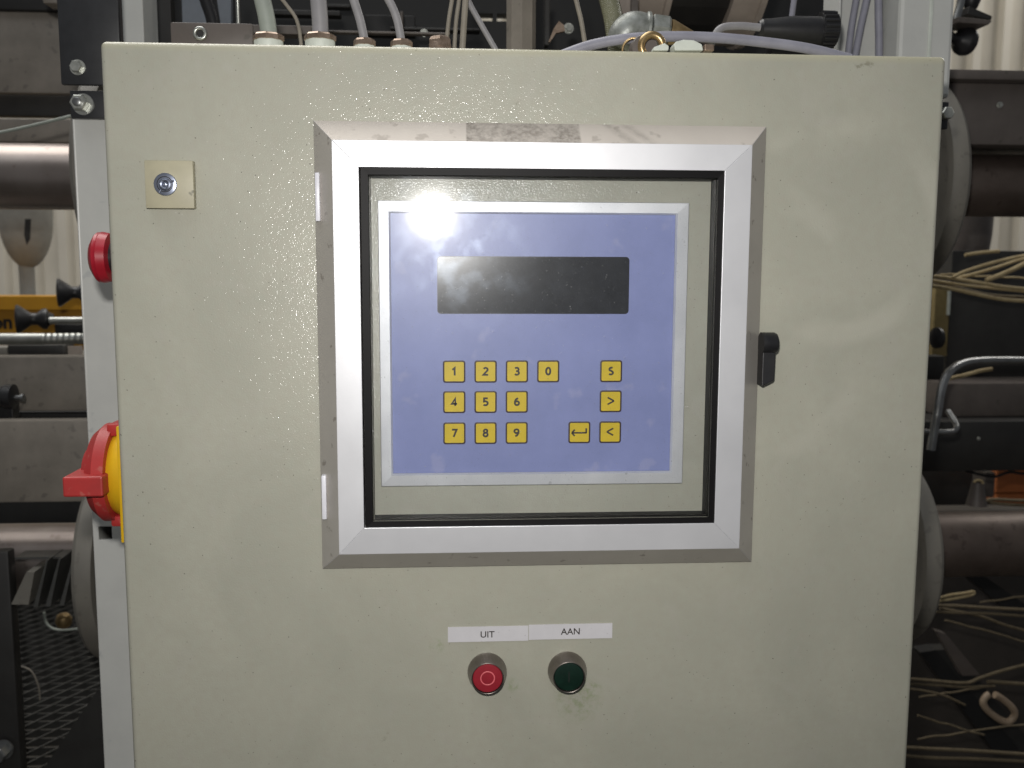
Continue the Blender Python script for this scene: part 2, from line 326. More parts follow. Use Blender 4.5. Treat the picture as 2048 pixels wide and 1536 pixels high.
M['cable_blue'] = mat('bluish_grey_cable', (.27,.27,.32), .45, col2=(.22,.22,.265), nscale=50)
M['cable_tan'] = mat('tan_cable', (.26,.235,.195), .5, col2=(.2,.18,.15), nscale=60)
M['gland'] = mat('tarnished_gland', (.44,.34,.27), .3, .75, col2=(.26,.19,.14), nscale=140)
M['brass'] = mat('old_brass', (.48,.35,.18), .33, .8, col2=(.30,.21,.10), nscale=140)
M['castiron'] = mat('galvanised_fitting', (.33,.345,.33), .45, .5, col2=(.18,.19,.17), nscale=120, bump=.0002, bscale=250)
M['rope'] = mat('straw_cord', (.42,.34,.19), .7, col2=(.31,.235,.12), nscale=120, bump=.0003, bscale=500)
M['rope_dark'] = mat('dirty_cord', (.155,.122,.072), .8, col2=(.10,.078,.046), nscale=120, bump=.0003, bscale=500)
M['strip'] = mat('ochre_board', (.26,.20,.08), .6, col2=(.20,.15,.06), nscale=60)
M['floor'] = mat('dark_floor', (.045,.038,.03), .8, col2=(.03,.026,.02), nscale=6)
M['orange'] = mat('orange_crate', (.42,.13,.04), .6, col2=(.36,.11,.03), nscale=14)
M['white_cap'] = mat('white_plastic_cap', (.62,.66,.60), .5, col2=(.52,.55,.5), nscale=80)
M['pale_panel'] = mat('pale_blue_panel', (.17,.19,.22), .5)
M['link'] = mat('bone_link', (.34,.26,.18), .5, col2=(.26,.19,.13), nscale=80)
M['drum_band'] = mat('beige_band', (.42,.36,.31), .5, col2=(.34,.29,.25), nscale=40)
M['fin'] = mat('fin_grey', (.10,.10,.095), .45, .3, col2=(.07,.07,.065), nscale=50)
# clear braided hose
def braid():
    m = mat('braided_hose', (.20,.20,.13), .25, col2=(.15,.15,.10), nscale=60); nt = m.node_tree; N = nt.nodes; L = nt.links; b = N['Principled BSDF']
    tc = N.new('ShaderNodeTexCoord'); outs = []
    for a in (.6, -.6):
        mp = N.new('ShaderNodeMapping'); mp.inputs['Rotation'].default_value = (0, a, 0); L.new(tc.outputs['Object'], mp.inputs[0])
        w = N.new('ShaderNodeTexWave'); w.inputs['Scale'].default_value = 260; w.bands_direction = 'Z'; L.new(mp.outputs[0], w.inputs['Vector']); outs.append(w.outputs['Fac'])
    mx = N.new('ShaderNodeMath'); mx.operation = 'MAXIMUM'; L.new(outs[0], mx.inputs[0]); L.new(outs[1], mx.inputs[1])
    bp = N.new('ShaderNodeBump'); bp.inputs['Distance'].default_value = .0004; L.new(mx.outputs[0], bp.inputs['Height']); L.new(bp.outputs[0], b.inputs['Normal']); return m
M['braid'] = braid()

# ================================================================ the cabinet
cab = thing('control_cabinet', (0, .1, -.76), 'pale grey-beige textured steel control cabinet filling the middle of the picture', 'cabinet')
bm = NB(); bx(bm, -.2965, .2965, .021, .21, -.757, -.003, .003)
obj('housing', bm, M['paint'], cab, smooth=35)
# door: rounded slab with a folded edge
door = obj('door', bx(NB(), -.3, .3, 0, .019, -.76, 0, .0042, 4), M['paint'], cab, loc=(0,0,0), smooth=35)
# square lock cover with quarter-turn insert
lp = obj('lock_plate', bx(NB(), -.2713, -.2383, -.0065, -.0002, -.1135, -.0808, .0006), M['beige_plastic'], cab, smooth=35)
LC = (-.2573, -.0065, -.0972)
bm = NB(); lathe(bm, (LC[0], -.0085, LC[2]), (0,1,0), [(0,.0058),(.0004,.0076),(.0012,.0079),(.004,.0079)], 32)
obj('lock_insert', bm, M['zinc'], lp, smooth=35)
bm = NB(); torus(bm, (LC[0]+.0003, -.0087, LC[2]-.0002), (0,1,0), .0030, .0014, 28, 8)
lathe(bm, (LC[0]+.0003, -.0094, LC[2]-.0002), (0,1,0), [(0,.0008),(.0002,.0012),(.001,.0013)], 16)
for a in (20, 235):
    c, s = math.cos(math.radians(a)), math.sin(math.radians(a))
    tube(bm, [(LC[0]+c*.0045, -.0088, LC[2]+s*.0045), (LC[0]+c*.0068, -.0087, LC[2]+s*.0068)], .0007, 8, smooth=False)
obj('lock_key_ring', bm, M['zinc'], lp, smooth=35)
bm = NB()
torus(bm, (LC[0], -.0082, LC[2]), (0,1,0), .0052, .0005, 28, 6)
obj('lock_groove', bm, M['black_plastic'], lp, smooth=35)

# ================================================================ viewing window
WX0, WX1, WZ0, WZ1 = -.1557, .1672, -.3750, -.0520
win = thing('viewing_window', (.006, -.009, -.375), 'square hinged window with bevelled aluminium frame and black rubber seal', 'window')
YF = -.018
def ringp(x0, x1, z0, z1, y): return [(x0, y, z0), (x1, y, z0), (x1, y, z1), (x0, y, z1)]
loops = [ringp(WX0, WX1, WZ0, WZ1, -.0003), ringp(WX0, WX1, WZ0, WZ1, -.0022), ringp(WX0+.0143, WX1-.0147, WZ0+.0153, WZ1-.0150, YF), ringp(-.1232, .1330, -.3400, -.0852, YF-.0012), ringp(-.1232, .1330, -.3400, -.0852, -.0004)]
sides = [('bottom', 0, 1), ('right', 1, 2), ('top', 2, 3), ('left', 3, 0)]
for nm, i, j in sides:
    bm = NB(); vv = []
    # each mitred rail is cut a hair short so that the mitre joints show
    def inset(a, b, lp, k):
        p, q = Vector(lp[a]), Vector(lp[b]); d = (q-p).normalized(); return p + d*k
    rows = [(bm.verts.new(inset(i, j, lp, .00002)), bm.verts.new(inset(j, i, lp, .00002))) for lp in loops]
    mi = [0, 1, 2, 3, 0]
    for k in range(len(rows)):
        a, b = rows[k], rows[(k+1) % len(rows)]
        f = bm.faces.new((a[0], a[1], b[1], b[0])); f.material_index = 0 if k in (2, 3) else 1
    bm.faces.new([r[0] for r in rows]); bm.faces.new([r[1] for r in rows][::-1])
    o = obj('frame_rail', bm, [M['alu'], M['alu_skylit_grimy'] if nm == 'top' else M['alu_room_tint']], win)
    md = o.modifiers.new('bevel', 'BEVEL'); md.width = .00025; md.segments = 2; md.limit_method = 'ANGLE'; md.angle_limit = .5
# seal
bm = NB()
SX0, SX1, SZ0, SZ1 = -.1174, .1292, -.3360, -.0897
prof = [(-.0060, -.0172), (-.0050, -.0178), (.0004, -.0174), (.0008, -.0130), (.0008, -.0004)]
for k in range(4):
    (o0, y0), (o1, y1) = prof[k], prof[k+1]
    A = [bm.verts.new(p) for p in ringp(SX0+o0+.0004, SX1-o0-.0004, SZ0+o0+.0004, SZ1-o0-.0004, y0)]
    B = [bm.verts.new(p) for p in ringp(SX0+o1, SX1-o1, SZ0+o1, SZ1-o1, y1)]
    for i in range(4): bm.faces.new((A[i], A[(i+1)%4], B[(i+1)%4], B[i]))
bmesh.ops.remove_doubles(bm, verts=bm.verts, dist=1e-6)
obj('rubber_seal', bm, M['seal'], win)
obj('window_pane', bx(NB(), SX0-.003, SX1+.003, -.0135, -.0108, SZ0-.003, SZ1+.003), M['glass'], win)
# hinge clips on the left bevel
for (u, v0, v1) in ((636, 346, 443), (649, 949, 1036)):
    a, b_ = P(u-5, v0, -.006), P(u+6, v1, -.006)
    bm = NB(); bx(bm, a.x, b_.x, -.0105, -.002, b_.z, a.z, .0006)
    obj('hinge_clip', bm, M['white_clip'], win, smooth=35)
# rotary latch on the right
a, b_ = P(1512, 664, -.008), P(1546, 708, -.008); c_ = P(1538, 774, -.008)
bm = NB(); cx_, cz_ = WX1+.0025, (a.z+b_.z)/2
lathe(bm, (WX1-.001, -.010, cz_), (1,0,0), [(0,.0080),(.0095,.0080),(.0112,.0070),(.0117,.004)], 36)
obj('latch_knob', bm, M['black_plastic'], win, smooth=35)
bm = NB(); prism(bm, [(WX1-.0008, cz_), (WX1+.0088, cz_), (WX1+.0084, c_.z+.0065), (WX1+.0075, c_.z+.0052), (WX1+.0005, c_.z+.0017), (WX1-.0008, c_.z+.0015)], 'y', -.0145, -.0015)
obj('latch_lever', bm, M['black_plastic'], win, bevel=.0006)

# ================================================================ operator panel
pan = thing('operator_panel', (0, -.001, -.3135), 'blue membrane keypad panel in a silver bezel behind the clear window', 'control panel')
BX0, BX1, BZ0, BZ1 = -.1117, .1123, -.3135, -.1065
QX0, QX1, QZ0, QZ1 = -.1030, .1026, -.3040, -.1153
def frame_mesh(o0, o1, y0, y1, yb):
    pass
lp = [ringp(BX0, BX1, BZ0, BZ1, -.0003), ringp(BX0, BX1, BZ0, BZ1, -.0022), ringp(BX0+.0005, BX1-.0005, BZ0+.0005, BZ1-.0005, -.0027), ringp(QX0-.0012, QX1+.0012, QZ0-.0012, QZ1+.0012, -.0033), ringp(QX0, QX1, QZ0, QZ1, -.0016), ringp(QX0, QX1, QZ0, QZ1, -.0003)]
for nm, i, j in sides:
    bm = NB()
    rows = [(bm.verts.new(Vector(l[i])+(Vector(l[j])-Vector(l[i])).normalized()*.00002), bm.verts.new(Vector(l[j])+(Vector(l[i])-Vector(l[j])).normalized()*.00002)) for l in lp]
    for k in range(len(rows)):
        a, b = rows[k], rows[(k+1) % len(rows)]; bm.faces.new((a[0], a[1], b[1], b[0]))
    bm.faces.new([r[0] for r in rows]); bm.faces.new([r[1] for r in rows][::-1])
    obj('bezel_rail', bm, M['bezel'], pan)
obj('membrane', bx(NB(), QX0+.0001, QX1-.0001, -.0014, -.0002, QZ0+.0001, QZ1-.0001), M['blue'], pan)
bm = NB(); prism(bm, rrect(-.0700, .0695, -.1869, -.1455, .0026), 'y', -.00155, -.00135)
drim = obj('display', bm, M['display_rim'], pan)
bm = NB(); prism(bm, rrect(-.0694, .0689, -.1863, -.1461, .0022), 'y', -.00163, -.00150)
obj('screen', bm, M['display'], drim)
# the keypad's bold sans figures, drawn as ribbons (unit height)
def arc(cx, cz, rx, rz, a0, a1, n=10): return [(cx+rx*math.cos(math.radians(a0+(a1-a0)*i/n)), cz+rz*math.sin(math.radians(a0+(a1-a0)*i/n))) for i in range(n+1)]
GL = {
'1': [[(-.22,.70),(.06,.93),(.06,0)]],
'2': [arc(-.0,.70,.25,.235,155,-25,9)+[(-.27,.07),(.32,.07)]],
'3': [arc(-.03,.715,.24,.22,145,-75,9)+[(-.10,.51)], [(-.10,.51)]+arc(-.03,.285,.28,.225,75,-145,10)],
'4': [[(.12,0),(.12,.92),(-.30,.27),(.34,.27)]],
'5': [[(.27,.93),(-.18,.93),(-.20,.53)]+arc(-.03,.31,.29,.25,110,-140,11)],
'6': [arc(.02,.30,.26,.24,0,360,16), [(.18,.92),(-.06,.82),(-.22,.55),(-.24,.30)]],
'7': [[(-.30,.93),(.28,.93),(-.10,0)]],
'8': [arc(0,.73,.22,.20,0,360,14), arc(0,.27,.26,.225,0,360,14)],
'9': [arc(-.02,.68,.26,.24,0,360,16), [(-.18,.06),(.06,.16),(.22,.42),(.24,.68)]],
'0': [arc(0,.5,.26,.43,0,360,20)],
'S': [arc(.02,.71,.24,.21,50,215,8)[0:]+arc(-.04,.27,.27,.215,60,-140,10)]}
def glyph_bm(s, h, x, y, z, w=.120):
    bm = NB()
    for k, st in enumerate(GL[s]):
        pts = [Vector((a, b)) for a, b in st]; closed = (pts[0]-pts[-1]).length < 1e-4
        if closed: pts = pts[:-1]
        n = len(pts); L, R_ = [], []
        for i in range(n):
            if closed: a, b = pts[i-1], pts[(i+1) % n]
            else: a, b = pts[max(i-1, 0)], pts[min(i+1, n-1)]
            p = pts[i]; d1 = (p-a) if (p-a).length > 1e-6 else (b-p); d2 = (b-p) if (b-p).length > 1e-6 else (p-a)
            d1 = d1.normalized(); d2 = d2.normalized(); n1 = Vector((-d1.y, d1.x)); n2 = Vector((-d2.y, d2.x)); m_ = (n1+n2)
            m_ = m_.normalized() if m_.length > .3 else n1
            q = w/max(m_.dot(n1), .45)
            L.append(bm.verts.new((x+(p.x+m_.x*q)*h, y-k*.00001, z+(p.y-.47+m_.y*q)*h))); R_.append(bm.verts.new((x+(p.x-m_.x*q)*h, y-k*.00001, z+(p.y-.47-m_.y*q)*h)))
        for i in range(n if closed else n-1):
            j = (i+1) % n; bm.faces.new((L[i], L[j], R_[j], R_[i]))
    g = bmesh.ops.extrude_face_region(bm, geom=bm.faces[:]); 
    for v in g['geom']:
        if isinstance(v, bmesh.types.BMVert): v.co.y += .00005
    return bm
# keys
def key_bm():
    bm = NB(); h = .00815
    def ring(k, y, r): return [bm.verts.new((x, y, z)) for x, z in rrect(-k, k, -k, k, r, 4)]
    rings = [ring(h, -.00138, .0018), ring(h, -.00160, .0018), ring(h-.0008, -.00174, .0013), ring(h-.0011, -.00170, .0011)]
    for k in range(3):
        n = len(rings[k])
        for i in range(n):
            f = bm.faces.new((rings[k][i], rings[k][(i+1)%n], rings[k+1][(i+1)%n], rings[k+1][i])); f.material_index = 1
    bm.faces.new(rings[-1]); return bm
KX = [-.0580, -.0351, -.0122, .0108, .0343, .0573]; KZ = [-.2289, -.2513, -.2744]
keys = [('1',0,0),('2',1,0),('3',2,0),('0',3,0),('4',0,1),('5',1,1),('6',2,1),('7',0,2),('8',1,2),('9',2,2),('S',5,0),('>',5,1),('<',5,2),('enter',4,2)]
proto = None
for s, i, j in keys:
    if proto is None:
        proto = k = obj('key', key_bm(), [M['key_yellow'], M['key_line']], pan, loc=(0,0,0)); kme = k.data
    else:
        k = bpy.data.objects.new('key', kme); C.objects.link(k); k.parent = pan
    kp = Vector((KX[i], 0, KZ[j])); k.location = kp - ORG[pan.name]; ORG[k.name] = kp
    k['label'] = 'yellow square key printed with a bent enter arrow' if s == 'enter' else 'yellow square key printed with ' + {'>': 'a right-pointing bracket', '<': 'a left-pointing bracket'}.get(s, s)
    yy = -.00176
    if s == 'enter':
        bm = NB(); w = .00062
        def bar(x0, z0, x1, z1):
            d = Vector((x1-x0, z1-z0)).normalized(); n = Vector((-d.y, d.x))*w
            prism(bm, [(kp.x+x0+n.x, kp.z+z0+n.y), (kp.x+x1+n.x, kp.z+z1+n.y), (kp.x+x1-n.x, kp.z+z1-n.y), (kp.x+x0-n.x, kp.z+z0-n.y)], 'y', yy, yy+.0001)
        bar(-.0052, -.0003, .0054, -.0003); bar(.0051, -.0006, .0051, .0031); bar(-.0056, -.0003, -.0034, .0021); bar(-.0056, -.0003, -.0034, -.0027)
    elif s in '<>':
        bm = NB(); w = .00060; sg = 1 if s == '>' else -1
        for e in (1, -1):
            p = [(-.0023*sg, .0026*e), (.0025*sg, 0)]
            d = Vector((p[1][0]-p[0][0], p[1][1]-p[0][1])).normalized(); n = Vector((-d.y, d.x))*w
            prism(bm, [(kp.x+p[0][0]+n.x, kp.z+.0003+p[0][1]+n.y), (kp.x+p[1][0]+n.x, kp.z+.0003+p[1][1]+n.y), (kp.x+p[1][0]-n.x, kp.z+.0003+p[1][1]-n.y), (kp.x+p[0][0]-n.x, kp.z+.0003+p[0][1]-n.y)], 'y', yy-.00001*e, yy+.0001)
    else:
        bm = glyph_bm(s, .0059, kp.x, yy, kp.z)
    obj('legend', bm, M['print'], k)

# ================================================================ push buttons and their labels
def push_button(cx, cz, capm, printm, label, zero):
    t = thing('push_button', (cx, 0, cz), label, 'button')
    bm = NB(); lathe(bm, (cx, -.0002, cz), (0,-1,0), [(0,.0147),(.0015,.0149),(.0035,.0147),(.0125,.01235),(.0136,.0121),(.0138,.0118),(.0136,.0115),(.0110,.01145)], 64)
    obj('collar', bm, M['chrome'], t, smooth=30)
    bm = NB(); lathe(bm, (cx, -.0095, cz), (0,-1,0), [(0,.0112),(.0028,.0112),(.0034,.0108),(.0036,.0098)], 48)
    cap = obj('cap', bm, capm, t, smooth=30)
    bm = NB()
    if zero: torus(bm, (cx, -.01318, cz), (0,1,0), .0051, .00045, 40, 6); [setattr(v, 'co', Vector((v.co.x, -.01318+(v.co.y+.01318)*.3, v.co.z))) for v in bm.verts]
    else: bx(bm, cx-.0006, cx+.0006, -.01325, -.0130, cz-.004, cz+.004)
    obj('symbol', bm, printm, cap)
push_button(-.0339, -.4580, M['red_cap'], M['red_print'], 'round red push button with a pale ring mark under the UIT label', True)
push_button(.0272, -.4585, M['green_cap'], M['green_print'], 'round dark green push button under the AAN label', False)
for x0, x1, zt, s, tx, lb in ((-.0634, -.0026, -.4226, 'UIT', -.0335, 'white label strip with the black letters UIT above the red button'), (-.0022, .0616, -.4224, 'AAN', .0294, 'white label strip with the black letters AAN above the green button')):
    t = thing('label_strip', ((x0+x1)/2, 0, zt-.006), lb, 'label', 'white label strips above the push buttons')
    dz = .0004 if s == 'AAN' else 0
    obj('strip', bx(NB(), x0, x1, -.0006, -.0001, zt-.0118+dz, zt+dz), M['label'], t)
    obj('lettering', text_bm(s, .0070, tx, -.00066, zt-.0062+dz*2, bold=.00007, depth=.00003), M['print'], t)

# ================================================================ things on the cabinet's left side wall
SXL = -.2965
# emergency stop mushroom
ez = P(200, 515, .05).z
es = thing('emergency_stop', (SXL, .050, ez), 'red mushroom stop button sticking out of the cabinet side by the pale post', 'button')
ex = P(182, 515, .05).x
bm = NB(); lathe(bm, (SXL+.0003, .050, ez), (-1,0,0), [(0,.012),(abs(ex-SXL)-.016,.012)], 32); obj('neck', bm, M['black_plastic'], es, smooth=35)
H = abs(ex-SXL)
bm = NB(); lathe(bm, (SXL, .050, ez), (-1,0,0), [(H-.0165,.0125),(H-.0155,.0180),(H-.0095,.0192),(H-.0085,.0188),(H-.0065,.0188),(H-.0055,.0180),(H-.002,.0125),(H,.004)], 48); obj('mushroom_head', bm, M['estop_red'], es, smooth=25)
# rotary main switch, yellow plate, yellow dome, red grip
mz = P(200, 958, .05).z
ms = thing('main_switch', (SXL, .045, mz), 'red and yellow rotary main switch on the side of the cabinet', 'switch')
zt, zb = P(238, 853, .004).z, P(242, 1086, .004).z
obj('yellow_plate', bx(NB(), SXL-.0002, SXL-.0058, .004, .084, zb, zt, .0008), M['yellow_plastic'], ms, smooth=35)
R0 = (zt-zb)/2
bm = NB(); cyy = .046; cz0 = (zt+zb)/2+.0012
lathe(bm, (SXL-.0058, cyy, cz0), (-1,0,0), [(0,.0355),(.006,.035),(.012,.0325),(.017,.028),(.021,.020)], 56); obj('yellow_dome', bm, M['yellow_plastic'], ms, smooth=35)
# red ring grip with a cut-out, and a lever bar along y
bm = NB()
def arc_block(a0, a1, r0, r1, x0, x1, n=14):
    vs = []
    for i in range(n+1):
        t = math.radians(a0+(a1-a0)*i/n); c, s = math.cos(t), math.sin(t)
        vs.append([bm.verts.new((x, cyy+c*r, cz0+s*r)) for x, r in ((x0, r0), (x0, r1), (x1[0], r1), (x1[1], r1-.006), (x1[1], r0))])
    for i in range(n):
        for k in range(5): bm.faces.new((vs[i][k], vs[i][(k+1)%5], vs[i+1][(k+1)%5], vs[i+1][k]))
    bm.faces.new(vs[0][::-1]); bm.faces.new(vs[-1])
arc_block(-90, 270, .022, .0378, SXL-.0185, (SXL-.027, SXL-.034), 60)
obj('red_ring', bm, M['red_plastic'], ms, smooth=30)
bm = NB(); lathe(bm, (SXL-.024, cyy, cz0), (-1,0,0), [(0,.0215),(.014,.0215),(.017,.019)], 40); obj('red_hub', bm, M['red_plastic'], ms, smooth=30)
for z0, z1 in ((cz0+.030, cz0+.0395), (cz0-.0395, cz0-.031)):
    bm = NB(); bx(bm, SXL-.006, SXL-.022, cyy-.016, cyy+.016, z0, z1, .002); obj('padlock_lug', bm, M['red_plastic'], ms, smooth=30)
hx = P(130, 970, .006).x; z1_, z0_ = P(150, 950, .006).z, P(150, 993, .006).z
bm = NB()
prism(bm, [(hx, z0_+.0006), (hx, z1_-.0006), (SXL-.016, z1_-.0004), (SXL-.016, z0_+.0006)], 'y', .001, .084)
obj('lever_bar', bm, M['red_plastic'], ms, bevel=.0014)

# ================================================================ posts, brackets
def pbox(u0, v0, u1, v1, y, d, bev=.001, bm=None):
    a, b = P((u0+u1)/2, v0, y), P((u0+u1)/2, v1, y); vm = (v0+v1)/2
    l, r = P(u0, vm, y), P(u1, vm, y)
    return bx(bm or NB(), l.x, r.x, y, y+d, b.z, a.z, bev)
YP = .214
l, r = P(172, 768, YP).x, P(172+62, 768, YP).x
lz0 = -.95
post = thing('mounting_post', ((l+r)/2, YP, -1.0), 'pale grey square steel post behind the left edge of the cabinet', 'post')
hz = P(210, 1066, YP).z; hx0, hx1 = P(197, 1066, YP).x, P(224, 1066, YP).x; hh = .0065
bm = NB(); top = P(170, 235, YP).z; X0, X1 = l, l+.05
# front wall built round the rectangular slot
for (a, b, c, d) in ((X0, X1, hz+hh, top), (X0, X1, -1.0, hz-hh), (X0, hx0, hz-hh, hz+hh), (hx1, X1, hz-hh, hz+hh)):
    bx(bm, a, b, YP, YP+.003, c, d)
bmesh.ops.remove_doubles(bm, verts=bm.verts, dist=1e-6)
obj('front_wall', bm, M['post'], post)
bm = NB(); bx(bm, X0, X0+.003, YP+.003, YP+.05, -1.0, top, 0); bx(bm, X1-.003, X1, YP+.003, YP+.05, -1.0, top, 0); bx(bm, X0+.003, X1-.003, YP+.047, YP+.05, -1.0, top, 0)
obj('side_walls', bm, M['post'], post)
bm = NB(); tube(bm, [(X0+.0005, YP+.0008, -1.0), (X0+.0005, YP+.0008, top)], .0012, 8, smooth=False); obj('rounded_corner', bm, M['post'], post, smooth=40)
def hex_bolt(bm, c, r, h, axis=(0,-1,0)):
    lathe(bm, c, axis, [(0, r*1.25), (h*.18, r*1.25)], 28)
    lathe(bm, Vector(c)+Vector(axis)*h*.18, axis, [(0, r), (h*.7, r), (h*.82, r*.86)], 6)
    return bm
ub = thing('upper_bracket', P(160, 170, .20), 'dark grey steel plate with one hex bolt at the top left corner', 'bracket')
bm = NB(); a, b = P(119, 169, .20), P(212, 60, .20); 
bx(bm, P(118, 100, .20).x, P(240, 100, .20).x, .20, .206, a.z, P(160, -70, .20).z, .0015); obj('plate', bm, M['dark_bracket'], ub, smooth=35)
bm = NB(); hex_bolt(bm, P(156, 135, .20), px(11.5, .2), .007); obj('bolt', bm, M['bolt'], ub)
lb = thing('lower_bracket', P(170, 237, .205), 'small dark bracket with a nut and washer on top of the pale post', 'bracket')
bm = NB(); bx(bm, P(141, 210, .205).x, P(235, 210, .205).x, .204, .210, P(170, 237, .205).z, P(170, 181, .205).z, .001); obj('plate', bm, M['dark_bracket'], lb, smooth=35)
bm = NB(); c = P(167, 209, .204); lathe(bm, c, (0,-1,0), [(0, px(20,.2)), (.0015, px(20,.2))], 32); obj('washer', bm, M['tube'], lb, smooth=35)
bm = NB(); c = P(162, 207, .2025); lathe(bm, c, (0,-1,0), [(0, px(16,.2)), (.007, px(16,.2)), (.008, px(13,.2))], 6); obj('nut', bm, M['bolt'], lb)
bm = NB(); lathe(bm, c+Vector((0,-.008,0)), (0,-1,0), [(0, px(8,.2)), (.003, px(8,.2)), (.0035, px(6,.2))], 20); obj('stud', bm, M['tube_dull'], lb, smooth=35)
# right-hand bracket behind the cabinet edge
rb = thing('right_bracket', P(1885, 255, .19), 'dark bracket with a nut just behind the upper right edge of the cabinet', 'bracket')
obj('plate', pbox(1840, 203, 1897, 258, .20, .006), M['dark_bracket'], rb, smooth=35)
bm = NB(); lathe(bm, P(1889, 228, .20), (0,-1,0), [(0, px(13,.2)), (.007, px(13,.2)), (.008, px(11,.2))], 6); obj('nut', bm, M['bolt'], rb)

# right pale column above the cabinet
cb = P(1885, 196, .224).z
rc = thing('pale_column', (P(1800, 100, .24).x, .24, cb), 'pale grey folded steel column rising behind the cabinet top right corner', 'post')
zt = .25
xs = lambda u, y=.24: P(u, 90, y).x
bm = NB(); x0, x1 = xs(1797, .224), xs(1906, .224); bx(bm, x0, x1, .224, .30, cb, zt, 0)
xm = xs(1858, .224); 
obj('box_section', bm, M['post'], rc, bevel=.004)
bm = NB(); bx(bm, xs(1677,.224), xs(1797,.224)-.0005, .262, .266, cb, zt, 0); obj('web', bm, M['post'], rc)
bm = NB(); bx(bm, xs(1675,.224), xs(1678.5,.224), .224, .2618, cb, zt, 0); obj('flange', bm, M['post'], rc)
bm = NB(); bx(bm, xm-.0018, xm+.0018, .2225, .2239, cb, zt, .0006); obj('fold', bm, M['white_cap'], rc, smooth=35)
for k, (path, rr, m_, lb_) in enumerate((([(1722,-60),(1712,0),(1702,60),(1694,130)], 6.5, 'cable_blue', 'leftmost bluish cable leaning inside the pale column'), ([(1745,-60),(1733,0),(1720,60),(1707,130)], 7, 'cable_blue', 'slanting bluish cable second from the left inside the pale column'), ([(1757,-60),(1757,20),(1758,70),(1758,130)], 7.5, 'cable_blue', 'upright bluish cable running straight up the pale column'))):
    bm = NB(); tube(bm, [P(u, v, .25) for u, v in path], px(rr, .25), 12); tag(obj('cable', bm, M[m_], loc=P(*path[-1], .25), smooth=60), lb_, 'cable', 'cables in the pale column')

# ================================================================ things on the cabinet top
def gland(u, v, w, y, lab, plug=False):
    c = P(u, v, y); r = px(w/2, y); top = c.z
    t = thing('cable_gland', (c.x, y, 0), lab, 'cable gland', 'metal cable glands along the cabinet top')
    bm = NB(); lathe(bm, (c.x, y, -.0035), (0,0,1), [(0, r*.98), (top-.0015, r*.98), (top, r*.9)], 28); obj('body', bm, M['white_cap'] if not plug else M['gland'], t, smooth=30)
    bm = NB(); hn = .0058 if not plug else .009
    lathe(bm, (c.x, y, top-hn+.0012), (0,0,1), [(0, r*.98), (.0005, r*1.06), (hn*.62, r*1.06), (hn*.86, r*.92), (hn, r*.6)], 8 if not plug else 6); obj('dome_nut', bm, M['gland'], t)
    return top
GY = .06
gland(537, 70, 56, GY, 'large dirty cable gland under the thick greenish hose'); gland(640, 70, 58, GY, 'large dirty cable gland under the thick straight grey hose')
gland(729, 80, 40, GY, 'small cable gland holding the thinner grey hose'); gland(803, 82, 40, GY, 'small cable gland holding the curved grey hose'); gland(880, 76, 44, GY, 'hexagonal blanked gland with no hose', True)
def cable(pts, w, y, m, lab, group=None, cat='cable', name='cable', ys=None):
    pp = [P(u, v, (ys[i] if ys else y)) for i, (u, v) in enumerate(pts)]
    bm = NB(); tube(bm, pp, px(w/2, y), 14, 8)
    return tag(obj(name, bm, M[m], loc=pp[-1], smooth=60), lab, cat, group)
G1 = 'hoses and cables above the cabinet top'
cable([(515,-60),(523,-10),(533,35),(540,85)], 32, GY, 'hose_green', 'thick greenish grey hose, leftmost above the cabinet', G1, 'hose', 'hose')
cable([(634,-60),(637,0),(640,40),(641,85)], 31, GY, 'hose_grey', 'thick straight grey hose second from the left above the cabinet', G1, 'hose', 'hose')
cable([(690,-60),(706,-5),(720,40),(731,90)], 17, GY, 'hose_grey', 'medium grey hose leaning to its small gland', G1, 'hose', 'hose')
cable([(740,-60),(773,-8),(793,35),(804,90)], 16, GY, 'hose_grey', 'curved medium grey hose left of the blanked gland', G1, 'hose', 'hose')
cable([(540,-30),(573,10),(595,45),(605,110)], 7, .15, 'cable_tan', 'thin tan cable curving between the two thick hoses', G1)
cable([(912,-60),(904,0),(897,45),(891,110)], 8, .14, 'cable_tan', 'first of the four thin cables beside the blanked gland', G1)
cable([(924,-60),(918,0),(912,45),(908,110)], 8, .14, 'cable_tan', 'second of the four thin cables beside the blanked gland', G1)
cable([(934,-60),(931,0),(928,45),(924,110)], 12, .13, 'cable_tan', 'thickest upright tan cable of the bunch in the middle', G1)
cable([(915,-60),(936,0),(960,45),(1000,115)], 11, .14, 'hose_grey', 'grey cable slanting down to the right from the bunch', G1)
cable([(1138,-60),(1152,0),(1163,45),(1174,115)], 9, .14, 'cable_tan', 'thin tan cable left of the clear braided hose', G1)
cable([(1205,-60),(1217,-5),(1228,45),(1236,110)], 38, .13, 'braid', 'clear braided hose ending at the grey elbow fitting', G1, 'hose', 'hose')
cable([(1120,112),(1180,91),(1250,78),(1340,73),(1440,76),(1540,86),(1620,98),(1700,118)], 20, .075, 'cable_blue', 'thick grey cable lying in an arc along the cabinet top', G1)
cable([(1422,88),(1440,58),(1475,52),(1520,55)], 15, .15, 'hose_grey', 'short grey cable bending into the black connector', G1)
cable([(1593,-40),(1588,0),(1582,45)], 11, .3, 'cable_blue', 'short bluish cable hanging above the black connector', G1)

